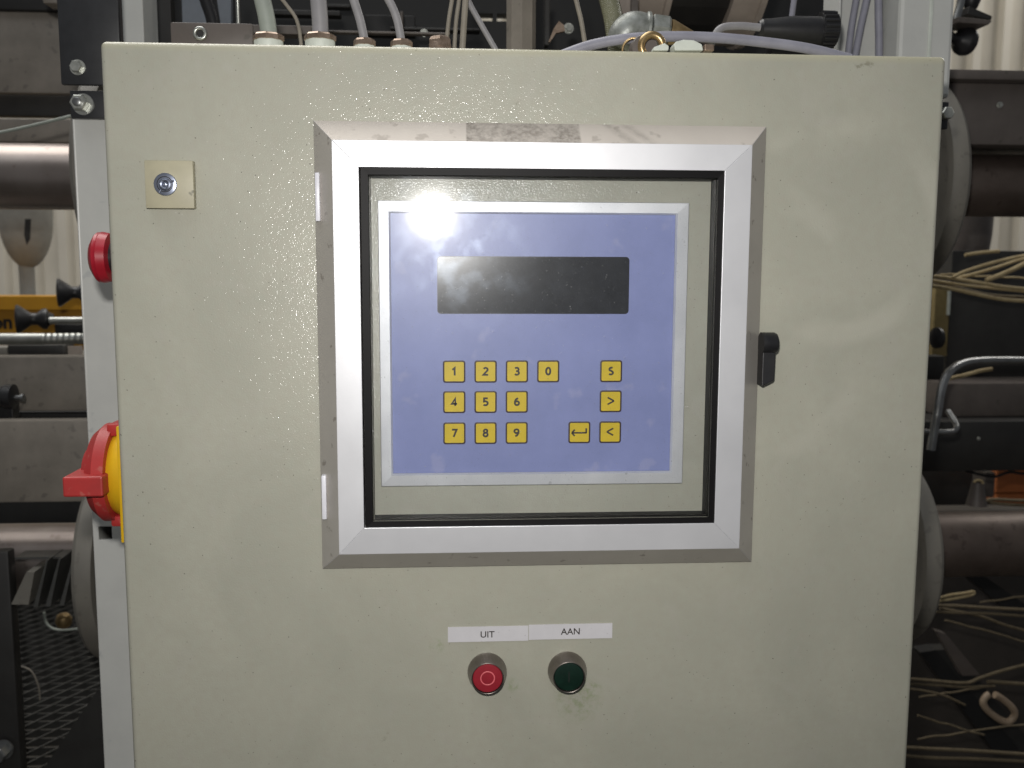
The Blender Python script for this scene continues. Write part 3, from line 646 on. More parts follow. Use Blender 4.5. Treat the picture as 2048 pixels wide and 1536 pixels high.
# elbow fitting, brass cone
ey = .115
ef = thing('elbow_fitting', P(1270, 85, ey), 'grey galvanised pipe elbow with hex nut and brass end on the cabinet top', 'pipe fitting')
bm = NB(); tube(bm, [P(1240, 92, ey), P(1250, 70, ey), P(1268, 57, ey), P(1296, 57, ey)], lambda t: px(27+6*math.sin(t*PI), ey), 20); obj('elbow', bm, M['castiron'], ef, smooth=60)
bm = NB(); lathe(bm, P(1290, 58, ey), (1,0,-.08), [(0, px(31,ey)), (.001, px(33,ey)), (.003, px(33,ey)), (.004, px(30,ey))], 28); obj('collar', bm, M['castiron'], ef, smooth=30)
bm = NB(); lathe(bm, P(1302, 58, ey), (1,0,-.12), [(0, px(27,ey)), (.0008, px(29,ey)), (.013, px(29,ey)), (.015, px(25,ey))], 6); obj('hex_nut', bm, M['castiron'], ef)
bm = NB(); lathe(bm, P(1339, 64, ey), (1,0,-.18), [(0, px(24,ey)), (.002, px(24,ey)), (.023, px(8,ey)), (.03, px(5,ey))], 28); obj('brass_end', bm, M['brass'], ef, smooth=40)
# bronze tubes lying on the top
by = .045
br = thing('brass_ring_fitting', P(1302, 96, by), 'old brass ring fitting standing on edge at the cabinet front edge', 'pipe fitting')
bm = NB(); torus(bm, P(1304, 92, by), (0,1,0), px(21, by), px(7.5, by), 40, 12); obj('ring', bm, M['brass'], br, smooth=60)
bm = NB(); lathe(bm, P(1290, 96, by+.006), (0,1,0), [(0, px(25,by)), (.001, px(27,by)), (.012, px(27,by)), (.02, px(22,by))], 32); obj('barrel', bm, M['machine_brown'], br, smooth=40)
bm = NB(); torus(bm, P(1268, 100, by+.02), (0.2,1,0), px(23, by), px(2.5, by), 40, 8); obj('thin_ring', bm, M['brass'], br, smooth=60)
bm = NB(); prism(bm, [(P(u, v, .03).x, P(u, v, .03).z) for u, v in ((1348,90),(1352,83),(1368,79),(1388,80),(1404,88),(1407,101),(1350,101))], 'y', .03, .045)
tag(obj('white_plug', bm, M['white_cap'], loc=P(1378, 98, .03), bevel=.0008), 'white plastic cap lying right of the brass ring', 'plastic cap')
bm = NB(); prism(bm, [(P(u, v, .025).x, P(u, v, .025).z) for u, v in ((1308,94),(1330,86),(1338,92),(1337,101),(1306,101))], 'y', .025, .033)
tag(obj('plastic_scrap', bm, M['white_cap'], loc=P(1322, 98, .025), bevel=.0006), 'small white plastic scrap in front of the brass ring', 'scrap')
tag(obj('wood_chip', pbox(1409, 88, 1429, 102, .05, .01), M['gland'], loc=P(1419, 98, .05)), 'small brown chip right of the white cap', 'scrap')
# black connector
cyk = .16; ck = thing('black_connector', P(1600, 95, cyk), 'large black cylindrical cable connector lying on the cabinet top right', 'connector')
bm = NB(); lathe(bm, P(1516, 58, cyk), (1,0,-.02), [(0, px(14,cyk)), (.003, px(19,cyk)), (.012, px(21,cyk)), (.03, px(27,cyk)), (.055, px(28,cyk))], 28); obj('shell', bm, M['black_plastic'], ck, smooth=30)
bm = NB()
for k in range(18):
    t = 2*PI*k/18; c0 = P(1640, 60, cyk); r_ = px(33, cyk); tube(bm, [c0+Vector((0, r_*math.cos(t), r_*math.sin(t))), c0+Vector((.012, r_*math.cos(t), r_*math.sin(t)))], px(3.4, cyk), 6, smooth=False)
lathe(bm, P(1638, 60, cyk), (1,0,0), [(0, px(32,cyk)), (.014, px(32,cyk))], 28); obj('knurled_nut', bm, M['black_plastic'], ck)
obj('lower_lug', pbox(1545, 72, 1645, 110, cyk, .02, .002), M['black_plastic'], ck, smooth=35)

# plate with eyelet behind the top left
pl = thing('mounting_plate', P(425, 85, .10), 'dark grey plate with an empty bolt hole standing behind the cabinet top', 'plate')
obj('plate', pbox(341, 45, 506, 112, .10, .005, .0015), M['machine_brown'], pl, smooth=35)
bm = NB(); torus(bm, P(400, 67, .0985), (0,1,0), px(10,.1), px(3.6,.1), 28, 8); obj('eyelet', bm, M['tube'], pl, smooth=60)
bm = NB(); lathe(bm, P(401, 68, .0992), (0,-1,0), [(0, px(8,.1)), (.0002, px(8,.1))], 20); obj('hole', bm, M['black'], pl)
tag(obj('cross_rail', pbox(500, 50, 640, 68, .30, .02), M['machine_brown'], loc=P(570, 68, .3)), 'short brown rail seen between the two thick hoses', 'rail')
tag(obj('lower_cross_rail', pbox(640, 62, 900, 67, .32, .01), M['machine_brown'], loc=P(770, 67, .32)), 'thin dull rail behind the small glands', 'rail')
tag(obj('brown_upright', pbox(209, -60, 245, 160, .36, .05), M['machine_brown'], loc=P(228, 160, .36)), 'brown upright right of the dark bracket plate', 'upright', 'uprights behind the cabinet top')
tag(obj('pale_upright', pbox(245, -60, 287, 160, .34, .05), M['post'], loc=P(266, 160, .34)), 'pale grey upright right of the brown one', 'upright', 'uprights behind the cabinet top')
tag(obj('blue_grey_sheet', pbox(364, -60, 412, 120, .45, .02), M['pale_panel'], loc=P(388, 120, .45)), 'pale blue grey panel above the bolt plate', 'panel')
bm = NB(); prism(bm, [(P(u, v, .46).x, P(u, v, .46).z) for u, v in ((428,-40),(462,-40),(462,110),(450,110),(440,40))], 'y', .46, .47)
tag(obj('teal_sheet', bm, M['pale_panel'], loc=P(450, 110, .46)), 'dark teal panel behind the black hose', 'panel')
cable([(395,-60),(412,0),(425,40),(436,110)], 24, .40, 'black_plastic', 'thick black hose in front of the pale blue panel', G1, 'hose', 'hose')
bm = NB(); lathe(bm, P(478, 95, .3), (0,0,1), [(0,.002),(.05,.002),(.052,.0028),(.062,.0028),(.064,.001)], 16); tag(obj('steel_pin', bm, M['tube'], loc=P(478, 95, .3), smooth=40), 'small bright upright pin left of the greenish hose', 'pin')
# grey round column in the middle
bm = NB(); a = P(1044, 130, .28); lathe(bm, (a.x, .28+px(29,.28), -.3), (0,0,1), [(0, px(29,.27)), (.7, px(29,.27))], 8)
for v in bm.verts: pass
tag(obj('steel_column', bm, M['machine_grey'], loc=(a.x, .30, -.3)), 'octagonal grey column in the dark behind the cabinet top', 'column')
# scrap hanging in the dark
bm = NB(); prism(bm, [(P(u, v, .3).x, P(u, v, .3).z) for u, v in ((1118,42),(1128,50),(1130,62),(1112,66),(1100,84),(1097,84),(1108,56))], 'y', .3, .306)
tag(obj('metal_tab', bm, M['gland'], loc=P(1118, 66, .3)), 'small pinkish metal tab in the dark machine interior', 'bracket')
# banded drum
dy = .52; rd = .135; cz = P(1400, 86, dy).z + rd
dr = thing('banded_drum', (P(1420, 0, dy).x, dy, cz-rd), 'dark horizontal drum with two beige bands behind the cabinet top', 'drum')
xa = lambda u: P(u, 60, dy-rd*.8).x
bm = NB(); lathe(bm, (xa(1290), dy, cz), (1,0,0), [(0, rd*.93), (xa(1530)-xa(1290), rd*.93)], 24); obj('barrel', bm, M['machine_dark'], dr)
for u0, u1 in ((1286,1352),(1478,1545)):
    bm = NB(); L_ = xa(u1)-xa(u0); lathe(bm, (xa(u0), dy, cz), (1,0,0), [(0, rd), (L_*.8, rd), (L_*.83, rd*1.03), (L_, rd*1.03)], 48); obj('band', bm, M['drum_band'], dr, smooth=30)
tag(obj('thin_upright', pbox(1263, -60, 1277, 120, .4, .01), M['machine_brown'], loc=P(1270, 120, .4)), 'narrow upright between the braided hose and the beige band', 'upright', 'uprights behind the cabinet top')

# ================================================================ dark machine body behind the cabinet top
bm = NB(); ym = .85
zt = .9; x0, x1 = P(290, 50, ym).x, P(1760, 50, ym).x
s0, s1, zs0, zs1 = P(955, 35, ym).x, P(1018, 35, ym).x, P(985, 42, ym).z, P(985, 27, ym).z
smid0, smid1 = P(986, 35, ym).x, P(994, 35, ym).x
for a, b, c, d in ((x0, x1, -.35, zs0), (x0, x1, zs1, zt), (x0, s0, zs0, zs1), (s1, x1, zs0, zs1), (smid0, smid1, zs0, zs1)): bx(bm, a, b, ym, ym+.03, c, d)
mb = thing('machine_housing', ((x0+x1)/2, ym, -.35), 'black machine body with two bright slots behind the cabinet top', 'machine')
obj('back_panel', bm, M['black'], mb)
for (u0, v0, u1, v1, y, m_) in ((640, 8, 700, 14, .7, 'machine_dark'), (545, 20, 680, 30, .6, 'machine_dark'), (730, 30, 830, 70, .6, 'black'), (800, 22, 806, 60, .5, 'machine_brown'), (780, 55, 960, 60, .55, 'machine_dark'), (1090, -10, 1100, 90, .5, 'machine_dark'), (292, -60, 342, 120, .5, 'machine_dark')):
    obj('inner_bar', pbox(u0, v0, u1, v1, y, .02), M[m_], mb)
bm = NB(); hex_bolt(bm, P(848, 66, .4), .0035, .006); obj('bolt', bm, M['bolt'], mb)
bm = NB(); hex_bolt(bm, P(1137, 57, .5), .005, .006); obj('bolt', bm, M['bolt'], mb)

# ================================================================ rollers with their discs
def roller(vc, y0, uL, uR, rpx, Rpx, mat_l, label):
    zc = P(1900, vc, y0).z; r = px(rpx, y0-.04); R = px(Rpx, y0)
    xl, xr = P(uL, vc, y0-R).x, P(uR, vc, y0-R).x
    t = thing('roller', ((xl+xr)/2, y0, zc), label, 'roller', 'horizontal steel rollers of the machine behind')
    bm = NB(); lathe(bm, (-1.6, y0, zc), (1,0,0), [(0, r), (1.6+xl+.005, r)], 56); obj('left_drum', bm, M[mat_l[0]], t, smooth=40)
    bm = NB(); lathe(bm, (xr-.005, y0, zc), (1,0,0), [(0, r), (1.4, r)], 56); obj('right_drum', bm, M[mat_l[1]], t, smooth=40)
    bm = NB(); lathe(bm, (xl+.03, y0, zc), (1,0,0), [(0, .02), (xr-xl-.06, .02)], 24); obj('axle', bm, M['machine_dark'], t, smooth=40)
    w = .026
    for x, s in ((xl, 1), (xr, -1)):
        bm = NB(); prof = [(0, r*.8), (0, R-.012), (.003, R-.004), (.008, R), (w-.006, R), (w, R-.003), (w, R-.016), (w*.5, R-.022), (w*.5, r*1.1), (w*.9, r), (w*.9, .02)]
        lathe(bm, (x, y0, zc), (s,0,0), prof, 72); obj('flange_disc', bm, M['disc'], t, smooth=28)
    return t
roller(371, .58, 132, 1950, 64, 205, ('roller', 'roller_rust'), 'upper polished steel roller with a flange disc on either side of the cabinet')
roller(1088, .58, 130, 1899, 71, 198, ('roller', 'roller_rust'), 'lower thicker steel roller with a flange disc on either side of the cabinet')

# ================================================================ left background
GB = 'horizontal grey machine beams on the left'
def beam(name, u0, v0, u1, v1, y, d, m, lab, grp=None, cat='beam', bev=.003):
    return tag(obj(name, pbox(u0, v0, u1, v1, y, d, bev), M[m], loc=P((u0+u1)/2, v1, y), smooth=35), lab, cat, grp)
beam('machine_beam', -260, 20, 205, 185, .73, .02, 'machine_grey', 'wide brownish grey beam at the top left beside the dark plate', GB)
beam('dark_gap_strip', -260, 188, 240, 232, .77, .02, 'machine_dark', 'nearly black strip standing in for the dark slot under the wide top left beam', GB)  # shade of the open slot put into a near-black strip
beam('machine_beam', -260, 236, 240, 284, .74, .02, 'machine_grey', 'narrow grey beam directly above the polished roller on the left', GB)
beam('dark_gap_strip', -260, 284, 240, 330, .78, .02, 'black', 'black strip between narrow grey beam and polished roller', GB)  # dark gap above the roller given as a black strip
beam('black_machine_top', -260, -60, 130, 18, .72, .02, 'black', 'black machine part above the wide top left beam')
beam('pale_block', 84, -60, 112, 6, .5, .03, 'machine_grey', 'small pale block in the extreme top left, against the dark plate', None, 'block', .001)
cable([(-60,275),(0,265),(60,252),(110,240),(142,232)], 6, .42, 'hose_green', 'thin greenish cable running across the narrow grey beam', None)
# bowl with stem
yb = 1.3
bw = thing('grey_bowl', P(58, 600, yb), 'grey rounded bowl on a stem below the upper roller on the left', 'machine part')
c = P(57, 440, yb); rb_ = px(48, yb)
bm = NB(); prof = [(0, rb_*.05)] + [(px(98,yb)*(1-math.cos(t*PI/2/8)), rb_*math.sin(t*PI/2/8)) for t in range(1, 9)] + [(px(98,yb)+.10, rb_)]
lathe(bm, P(57, 537, yb), (0,0,1), prof, 40); obj('bowl', bm, M['bowl'], bw, smooth=40)
bm = NB(); lathe(bm, P(58, 625, yb), (0,0,1), [(0, px(14,yb)), (px(95,yb), px(14,yb))], 20); obj('stem', bm, M['bowl'], bw, smooth=40)
bm = NB(); prism(bm, [(P(u, v, yb-.075).x, P(u, v, yb-.075).z) for u, v in ((50,438),(62,438),(60,478),(53,490),(48,470))], 'y', yb-.075, yb-.0741); obj('slot', bm, M['machine_dark'], bw)
# yellow beam with lettering
yy_ = 1.15
ybm = thing('yellow_beam', P(60, 670, yy_), 'yellow painted beam with partly hidden black lettering on the left', 'beam')
obj('web', pbox(-260, 596, 330, 700, yy_+.02, .05), M['yellow_beam'], ybm); obj('upper_flange', pbox(-260, 592, 330, 620, yy_, .07), M['yellow_beam'], ybm)
c = P(4, 648, yy_+.0185); obj('lettering', text_bm('on', .036, c.x, yy_+.0185, c.z, bold=.0012, depth=.0004), M['black'], ybm)
# black spool knobs
def spool(cu, cv, y, w, h, lab, tilt=0.0):
    c = P(cu, cv, y); L_ = px(w, y); R = px(h/2, y)
    bm = NB(); ax = Vector((1, .35, tilt)).normalized(); lathe(bm, c-ax*L_*.5, ax, [(0, R*.5), (L_*.03, R*.95), (L_*.08, R), (L_*.14, R*.93), (L_*.45, R*.42), (L_*.62, R*.42), (L_*.78, R*.72), (L_*.9, R*.72), (L_*.94, R*.5), (L_*1.1, R*.3)], 32)
    return tag(obj('spool_knob', bm, M['black_plastic'], loc=c, smooth=50), lab, 'knob', 'black rubber spool knobs on the left')
spool(66, 638, .95, 62, 56, 'black double-flared knob in front of the yellow beam lettering'); spool(148, 585, .9, 62, 55, 'black double-flared knob partly hidden by the pale post')
bm = NB(); tube(bm, [P(100, 641, .95), P(240, 641, .95)], px(7, .95), 14, smooth=False); tag(obj('knob_shaft', bm, M['tube'], loc=P(100, 641, .95), smooth=60), 'dull steel shaft right of the black knob on the yellow beam', 'shaft')
beam('black_clamp', 108, 648, 240, 668, .97, .03, 'black_plastic', 'black clamp under the dull shaft by the pale post', None, 'clamp')
# steel tube with thread
ty = .80
tt = thing('steel_tube', P(0, 678, ty), 'bright horizontal steel tube with threaded end left of the pale post', 'tube')
bm = NB(); tube(bm, [P(-260, 678, ty), P(88, 678, ty)], px(11.5, ty), 24, smooth=False); obj('plain_tube', bm, M['tube'], tt, smooth=60)
bm = NB(); a, b = P(86, 678, ty), P(240, 676, ty); n = 26; r0 = px(11.5, ty)
lathe(bm, a, b-a, [((b-a).length*i/n, r0*(.90 if i % 2 else 1.0)) for i in range(n+1)], 24); obj('threaded_end', bm, M['tube'], tt, smooth=20)
beam('dark_rail', 14, 690, 130, 714, .86, .04, 'machine_dark', 'short dark rail right under the bright steel tube', None, 'rail')
beam('pale_rail_end', -260, 694, 15, 716, .86, .04, 'disc', 'pale rail end at the left picture edge below the steel tube', None, 'rail')
beam('paper_tag', 136, 692, 165, 712, .84, .002, 'drum_band', 'small pinkish paper tag under the tube beside the post', None, 'tag', 0)
beam('machine_beam', -260, 713, 260, 823, .62, .03, 'machine_grey', 'deep grey beam below the steel tube on the left', GB)
beam('dark_gap_strip', -260, 823, 260, 842, .70, .02, 'black', 'narrow black gap strip between the two deep grey beams', GB)  # shade in the slot between the beams, put into a black strip
beam('machine_beam', -260, 841, 260, 1006, .50, .02, 'machine_grey', 'deepest grey beam behind the rotary switch handle', GB)
# black valve at left edge
vy = .56; bv = thing('black_valve', P(10, 820, vy), 'small black valve with steel tip at the left picture edge', 'valve')
bm = NB(); lathe(bm, P(-40, 792, vy), (1,0,-.02), [(0, .014), (.03, .014), (.032, .016), (.042, .016), (.044, .009)], 24); obj('body', bm, M['black_plastic'], bv, smooth=30)
bm = NB(); lathe(bm, P(22, 795, vy), (1,0,0), [(0,.006),(.004,.006),(.005,.0035),(.013,.0035),(.0135,.005),(.016,.005)], 16); obj('tip', bm, M['tube_dull'], bv, smooth=30)
obj('foot', pbox(-60, 805, 25, 838, vy, .02), M['black_plastic'], bv)
# lower left
beam('dark_plate', -260, 1105, 34, 1700, .50, .02, 'machine_dark', 'tall dark plate along the lower left picture edge', None, 'plate')
fy = .49; fn = thing('cooling_fins', P(90, 1215, fy), 'slanting grey cooling fins on the grating at the lower left', 'heat sink')
obj('top_rail', pbox(30, 1114, 130, 1118, fy, .03, 0), M['fin'], fn)
obj('core', pbox(60, 1140, 138, 1200, fy+.03, .02, 0), M['black'], fn)
for k, (u, w) in enumerate(((45, 26), (82, 5), (104, 6), (130, 5))):
    bm = NB(); v0 = 1134 if k == 0 else 1112; v1 = 1198 if k == 0 else 1205
    p = [(u+22, v0), (u+22+w*.6, v0), (u+w, v1), (u-8 if k == 0 else u-4, v1)]
    prism(bm, [(P(a, b, fy).x, P(a, b, fy).z) for a, b in p], 'y', fy-.02+k*.003, fy+.03); obj('fin', bm, M['disc'] if k == 0 else M['fin'], fn)
c = P(129, 1236, .6); bm = NB(); lathe(bm, c+Vector((0,0,-.012)), (0,-.3,1), [(0,.006),(.004,.010),(.012,.011),(.018,.008),(.02,.003)], 24)
tag(obj('small_knob', bm, M['brass'], loc=c, smooth=40), 'small brassy knob below the cooling fins', 'knob')
cable([(88,1225),(92,1245),(108,1258),(140,1260),(195,1250),(260,1240)], 5, .88, 'hose_green', 'thin pale cable looping below the cooling fins', None)
cable([(28,1330),(60,1340),(76,1370),(80,1400)], 3, .8, 'cable_tan', 'faint thin wire lying on the dark grating', None)
# grating: a platform of thin bars
gz = P(120, 1536, .62).z - .0
bm = NB(); gx0, gx1 = -1.3, -.1
n = 0
for k in range(46):
    yb_ = .40 + k*.028; bx(bm, gx0, gx1, yb_, yb_+.0022, gz-.012, gz)
for k in range(64):
    x = -2.0 + k*.030
    a, b = Vector((x, .40, gz+.001)), Vector((x+.75, 1.68, gz+.001))
    d = (b-a).normalized(); s = Vector((d.y, -d.x, 0))*.0012
    vs = [bm.verts.new(p) for p in (a-s, a+s, b+s, b-s)]; ws = [bm.verts.new(p.co+Vector((0,0,.002))) for p in vs]
    bm.faces.new(ws); 
    for i in range(4): bm.faces.new((vs[i], vs[(i+1)%4], ws[(i+1)%4], ws[i]))
g = obj('floor_grating', bm, M['grate'], loc=(-.8, .9, gz)); g['kind'] = 'stuff'; g['label'] = 'dark diagonal metal grating on the floor at the lower left'; g['category'] = 'grating'
bm = NB(); prism(bm, [(P(u, v, .44).x, P(u, v, .44).z) for u, v in ((195,1380),(205,1380),(260,1380),(260,1700),(60,1700),(88,1536))], 'y', .44, .46)
tag(obj('slanted_plate', bm, M['machine_dark'], loc=P(150, 1600, .44)), 'dark slanted plate in the bottom left corner beside the post', 'plate')
bm = NB(); hex_bolt(bm, P(8, 1498, .495), .010, .02); tag(obj('steel_bolt', bm, M['tube_dull'], loc=P(8, 1498, .495)), 'dull bolt on the dark plate in the bottom left corner', 'bolt')

# ================================================================ right background
GR = 'dark machine beams on the right'
def rbeam(name, u0, v0, u1, v1, y, d, m, lab, grp=GR, cat='beam', bev=.002): return beam(name, u0, v0, u1, v1, y, d, m, lab, grp, cat, bev)
rbeam('top_flange', 1860, 141, 2300, 161, .50, .14, 'machine_brown', 'thin lighter flange on top of the brown beam at the upper right')
rb2 = thing('brown_beam', P(1960, 290, .52), 'brownish grey beam with a small screw at the upper right', 'beam', GR)
obj('web', pbox(1860, 168, 2300, 291, .52, .1, .002), M['machine_brown'], rb2, smooth=35)
obj('shadow_gap', pbox(1860, 160, 2300, 169, .56, .1, 0), M['black'], rb2)
bm = NB(); hex_bolt(bm, P(1999, 210, .52), px(5,.52), .004); obj('screw', bm, M['bolt'], rb2)
# black knob hanging top right
ky = .55; kn = thing('clamp_knob', P(1925, 100, ky), 'black knob hanging from a brown clamp bar at the top right', 'knob')
bm = NB(); c = P(1936, 78, ky); lathe(bm, c+Vector((-.028,0,.002)), (1,.3,-.1), [(0,.010),(.010,.006),(.018,.009),(.024,.017),(.030,.0185),(.036,.017),(.039,.010)], 32); obj('knob', bm, M['black_plastic'], kn, smooth=50)
bm = NB(); prism(bm, [(P(u, v, ky).x, P(u, v, ky).z) for u, v in ((1900,41),(1930,44),(1968,49),(1960,57),(1900,53))], 'y', ky-.02, ky+.02); obj('clamp_bar', bm, M['machine_brown'], kn, bevel=.001)
bm = NB(); prism(bm, [(P(u, v, ky+.03).x, P(u, v, ky+.03).z) for u, v in ((1922,20),(1968,40),(1966,48),(1918,36))], 'y', ky+.01, ky+.04); obj('upper_arm', bm, M['machine_dark'], kn, bevel=.001)
bm = NB(); tube(bm, [P(1925,-60,ky), P(1922,0,ky), P(1912,40,ky)], px(7.5,ky), 14); obj('steel_rod', bm, M['tube_dull'], kn, smooth=60)
bm = NB(); lathe(bm, P(1945,-30,ky+.05), (0,0,-1), [(0,.012),(.02,.012),(.03,.008),(.035,.003)], 24); obj('black_tip', bm, M['black_plastic'], kn, smooth=50)
# dark bowl on the right
bm = NB(); yb2 = 1.2
prof = [(0, .004)] + [(px(118,yb2)*(1-math.cos(t*PI/2/8)), px(44,yb2)*math.sin(t*PI/2/8)) for t in range(1, 9)] + [(px(118,yb2)+.1, px(44,yb2))]
lathe(bm, P(1932, 565, yb2), (0,0,1), prof, 40); tag(obj('dark_bowl', bm, M['machine_brown'], loc=P(1932, 565, yb2), smooth=40), 'dark rounded bowl below the upper roller on the right', 'machine part')
# dark box with cords
rbeam('dark_box', 1898, 502, 2300, 765, 1.05, .3, 'machine_dark', 'large black box behind the straw cords on the right', None, 'box')
rbeam('ochre_board', 1868, 575, 1897, 712, 1.04, .02, 'strip', 'narrow ochre board between the cabinet edge and the black box', None, 'board', .0005)
rbeam('white_edge_strip', 1896.5, 582, 1901, 630, 1.035, .01, 'white_cap', 'thin white edge on the black box', None, 'strip', 0)
c = P(1868, 676, .75); bm = NB(); lathe(bm, c, (1,.2,0), [(0,.008),(.003,.0165),(.008,.0165),(.011,.010),(.012,.003)], 28); tag(obj('side_knob', bm, M['black_plastic'], loc=c, smooth=45), 'black round knob peeking out right of the cabinet below the cords', 'knob')
rbeam('knob_bracket', 1850, 712, 1888, 760, .78, .03, 'machine_dark', 'dark bracket under the black knob at the cabinet edge', None, 'bracket')
GC = 'straw coloured cords hanging at the right'
def cord(pts, w, y, m, lab): return cable(pts, w, y, m, lab, GC, 'cord', 'cord')
cord([(1860,552),(1900,556),(1960,566),(2010,574),(2100,583)], 8, .85, 'rope', 'straw cord running almost level across the black box, upper one')
cord([(1860,560),(1905,567),(1960,574),(2020,580),(2100,588)], 6, .86, 'rope', 'thin straw cord just below the level upper one')
cord([(1860,571),(1905,578),(1950,588),(2000,598),(2048,602),(2120,605)], 8, .85, 'rope', 'lowest straw cord sagging across the black box')
cord([(1860,566),(1900,571),(1945,583),(2000,592),(2110,596)], 7, .87, 'rope_dark', 'dull cord between the level and sagging straw cords')
cord([(1905,555),(1930,543),(1980,527),(2030,515),(2100,502)], 7, .84, 'rope', 'upper straw cord rising to the right')
cord([(1910,557),(1940,550),(1990,536),(2040,520),(2100,508)], 7, .86, 'rope', 'second straw cord rising to the right')
cord([(1972,561),(2000,550),(2030,537),(2060,522),(2110,500)], 10, .83, 'rope', 'thick pale cord rising steeply to the right')
cord([(1930,510),(1955,506),(1975,504),(1998,502)], 7, .84, 'rope', 'short straw cord end at the top of the black box')
# bent tube handle
ht = thing('bent_handle', P(1900, 862, .7), 'bent steel tube handle right of the cabinet', 'handle')
bm = NB(); tube(bm, [P(2300,720,.72), P(2050,721,.72), P(1970,721,.70), P(1925,727,.68), P(1898,745,.66), P(1884,775,.65), P(1876,820,.64), P(1868,862,.64), P(1862,900,.64)], px(8.5,.68), 18, 6); obj('tube', bm, M['tube_dull'], ht, smooth=60)
bm = NB(); tube(bm, [P(1830,864,.66), P(1890,864,.66), P(1905,863,.665), P(1913,856,.67), P(1911,846,.68), P(1896,822,.70)], px(6,.66), 14, 6); obj('hook', bm, M['tube_dull'], ht, smooth=60)
cord([(1900,757),(1930,750),(1960,742),(1984,738)], 8, .9, 'rope', 'straw stub behind the bent steel handle')
rbeam('middle_beam', 1885, 766, 2300, 832, .95, .1, 'machine_brown', 'dim brown beam behind the bent handle')
rbeam('gap_strip', 1860, 832, 2300, 841, .97, .1, 'black', 'black gap between the two dim beams')
rb3 = thing('lower_dark_beam', P(1950, 940, .90), 'dark grey beam with one small screw below the bent handle', 'beam', GR)
obj('web', pbox(1830, 842, 2300, 941, .90, .1, .002), M['machine_dark'], rb3, smooth=35)
bm = NB(); hex_bolt(bm, P(1957, 877, .90), px(3,.9), .003); obj('screw', bm, M['bolt'], rb3)
ob = thing('orange_crate', P(2040, 1000, 1.5), 'orange box seen behind the dark beam at the right edge', 'crate')
obj('lower_board', pbox(1994, 987, 2300, 1010, 1.5, .1, .001), M['orange'], ob); obj('upper_board', pbox(1994, 920, 2300, 984, 1.5, .1, .001), M['orange'], ob)
rbeam('grey_stub', 1970, 945, 1990, 995, 1.2, .05, 'machine_brown', 'short grey upright left of the orange box', None, 'upright')
cable([(1930,941),(1965,950),(1990,953),(2020,944),(2048,947),(2110,941)], 6, .95, 'black_plastic', 'thin black cable sagging in front of the orange box', None)
cord([(1948,965),(1952,961),(1962,961),(1966,967)], 5, .9, 'rope', 'tiny pale cord end left of the orange box')
rbeam('added_dark_plate', 1740, 920, 2300, 1060, 1.75, .03, 'machine_dark', 'added almost black plate behind the orange box, covering the bright wall', None, 'plate')  # added to keep the gap dark where the bright wall would show
bm = NB(); lathe(bm, P(1953, 1010, .92), (0,0,1), [(0,.018),(.03,.012),(.042,.010)], 20); tag(obj('brown_cone', bm, M['machine_brown'], loc=P(1953, 1010, .92), smooth=40), 'dim brown cone on the lower roller under the tiny pale cord end', 'machine part')
cord([(2110,1000),(2040,1001),(1995,999),(1976,1000),(1990,1006),(2040,1010),(2110,1012)], 7, .8, 'rope_dark', 'dirty cord loop lying on top of the lower roller')
cord([(1880,1196),(1900,1190),(1930,1186),(1946,1183),(1947,1188),(1930,1193),(1880,1202)], 6, .75, 'rope', 'pale hairpin cord loop beside the lower disc')
cord([(1870,1211),(1920,1212),(1980,1216),(2100,1222)], 7, .8, 'rope_dark', 'upper dirty cord right below the lower roller')
cord([(1870,1224),(1930,1226),(1990,1228),(2100,1236)], 6, .8, 'rope_dark', 'lower dirty cord right below the lower roller')
cord([(1880,1216),(1960,1232),(2010,1250),(2100,1275)], 6, .82, 'rope_dark', 'dirty cord drooping to the right below the lower roller')
cord([(1800,1357),(1860,1361),(1930,1366),(1960,1356),(2010,1340),(2100,1318)], 7, .8, 'rope_dark', 'dirty cord rising to the right above the bone coloured link')
cord([(1800,1367),(1870,1370),(1930,1374),(1985,1372)], 6, .8, 'rope_dark', 'short dirty cord ending at the bone coloured link')
cord([(1975,1363),(2020,1366),(2100,1372)], 8, .8, 'rope_dark', 'thick dirty cord right of the bone coloured link')
cord([(1800,1376),(1850,1382),(1890,1392),(1930,1410)], 5, .82, 'rope_dark', 'thin dirty cord drooping left of the bone coloured link')
cord([(1800,1495),(1870,1498),(1950,1502),(2100,1512)], 8, .8, 'rope_dark', 'upper dirty cord along the bottom right')
cord([(1800,1511),(1870,1516),(1950,1518),(2100,1526)], 7, .8, 'rope_dark', 'lower dirty cord along the bottom right')
bm = NB(); prism(bm, [(P(u, v, .86).x, P(u, v, .86).z) for u, v in ((1872,1262),(1892,1268),(1960,1350),(1925,1352))], 'y', .86, .875)
tag(obj('angled_plate', bm, M['machine_brown'], loc=P(1915, 1310, .86)), 'dim angled plate below the lower right disc', 'plate')
def diag(pts, y, m, lab, nm='diagonal_bar'):
    bm = NB(); prism(bm, [(P(u, v, y).x, P(u, v, y).z) for u, v in pts], 'y', y, y+.03); tag(obj(nm, bm, M[m], loc=P(*pts[0], y)), lab, 'bar', 'dark diagonal bars at the lower right')
diag([(1840,1305),(1872,1300),(2040,1500),(1990,1505)], .95, 'black', 'black diagonal bar crossing behind the bone coloured link')
diag([(1872,1300),(1905,1300),(2075,1500),(2042,1502)], .96, 'machine_dark', 'dim diagonal bar just right of the black one')
diag([(1930,1150),(1960,1146),(2060,1215),(2010,1218)], .95, 'black', 'short black diagonal bar under the lower roller')
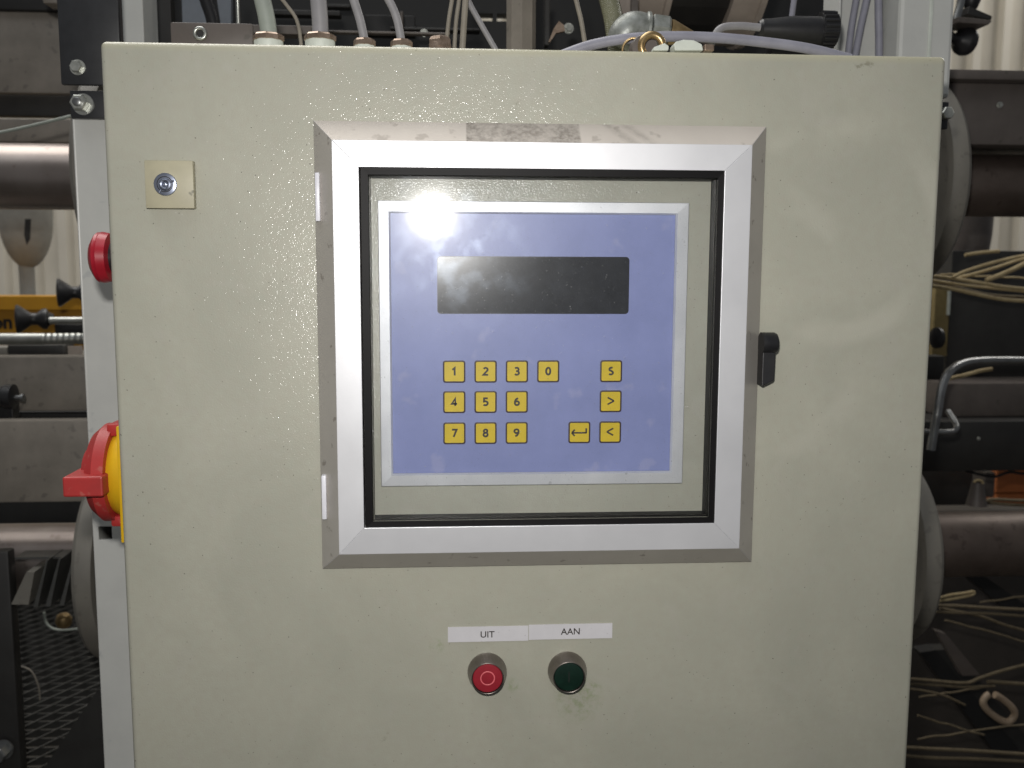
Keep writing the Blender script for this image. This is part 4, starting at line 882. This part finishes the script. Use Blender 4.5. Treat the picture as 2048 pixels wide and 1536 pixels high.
for k, (a0, b0, c0, d0, w0, lb_) in enumerate(((1838, 1395, 1990, 1372, 4, 'thin kinked cord crossing just under the paired dirty cords'), (1835, 1432, 1968, 1470, 4, 'thin kinked cord below and left of the bone coloured link'), (1835, 1478, 2110, 1440, 4, 'thin kinked cord running up to the right under the bone coloured link'), (1890, 1240, 2110, 1300, 4, 'thin kinked cord drooping from the lower right disc'), (1960, 1205, 2110, 1184, 4, 'thin kinked cord rising right under the lower roller'), (1880, 548, 2110, 560, 4, 'thin kinked cord lying over the level straw cords'))):
    n_ = 9; cord([(a0+(c0-a0)*i/n_, b0+(d0-b0)*i/n_+random.uniform(-1.4, 1.4)) for i in range(n_+1)], w0, .83+.012*k, 'rope' if k == 5 else 'rope_dark', lb_)
# bone coloured chain link
bm = NB(); lc = P(1998, 1416, .78); a = math.radians(-38)
pts = []
for i in range(36):
    t = 2*PI*i/36 + 2.75; 
    if i > 33: break
    e, f = px(41,.78)*math.copysign(abs(math.cos(t))**.75, math.cos(t)), px(20,.78)*math.copysign(abs(math.sin(t))**.75, math.sin(t))
    pts.append(lc+Vector((e*math.cos(a)-f*math.sin(a), 0, e*math.sin(a)+f*math.cos(a))))
tube(bm, pts, px(7.5,.78), 10, 2); tag(obj('chain_link', bm, M['link'], loc=lc, smooth=60), 'bone coloured oblong link hanging at the lower right', 'link')
rbeam('lower_wall_plate', 1740, 1020, 2300, 1900, 1.25, .05, 'brown_dark', 'large dim brown plate behind everything at the lower right', None, 'plate')
rbeam('lower_left_wall_plate', -300, 1000, 300, 1135, 1.30, .05, 'machine_dark', 'dark plate behind the lower left roller', None, 'plate')

# ================================================================ the hall: wall and floor
bm = NB(); yw = 2.9; pts = []; x = -4.0; p = .112
while x < 4.2:
    for dx, dyy in ((0, 0), (.058, 0), (.066, -.035), (.096, -.035), (.112, 0)): 
        if dx < .112: pts.append((x+dx, yw+dyy))
    x += p
lo = [bm.verts.new((a, b, -1.55)) for a, b in pts]; hi = [bm.verts.new((a, b, 3.0)) for a, b in pts]
for i in range(len(pts)-1): bm.faces.new((lo[i], lo[i+1], hi[i+1], hi[i]))
o = obj('rear_wall', bm, M['cladding'], loc=(0,yw,-1.5)); o['kind'] = 'structure'
o = obj('floor', bx(NB(), -5, 5, -3.5, 3.4, -1.6, -1.5), M['floor'], loc=(0,0,-1.5)); o['kind'] = 'structure'
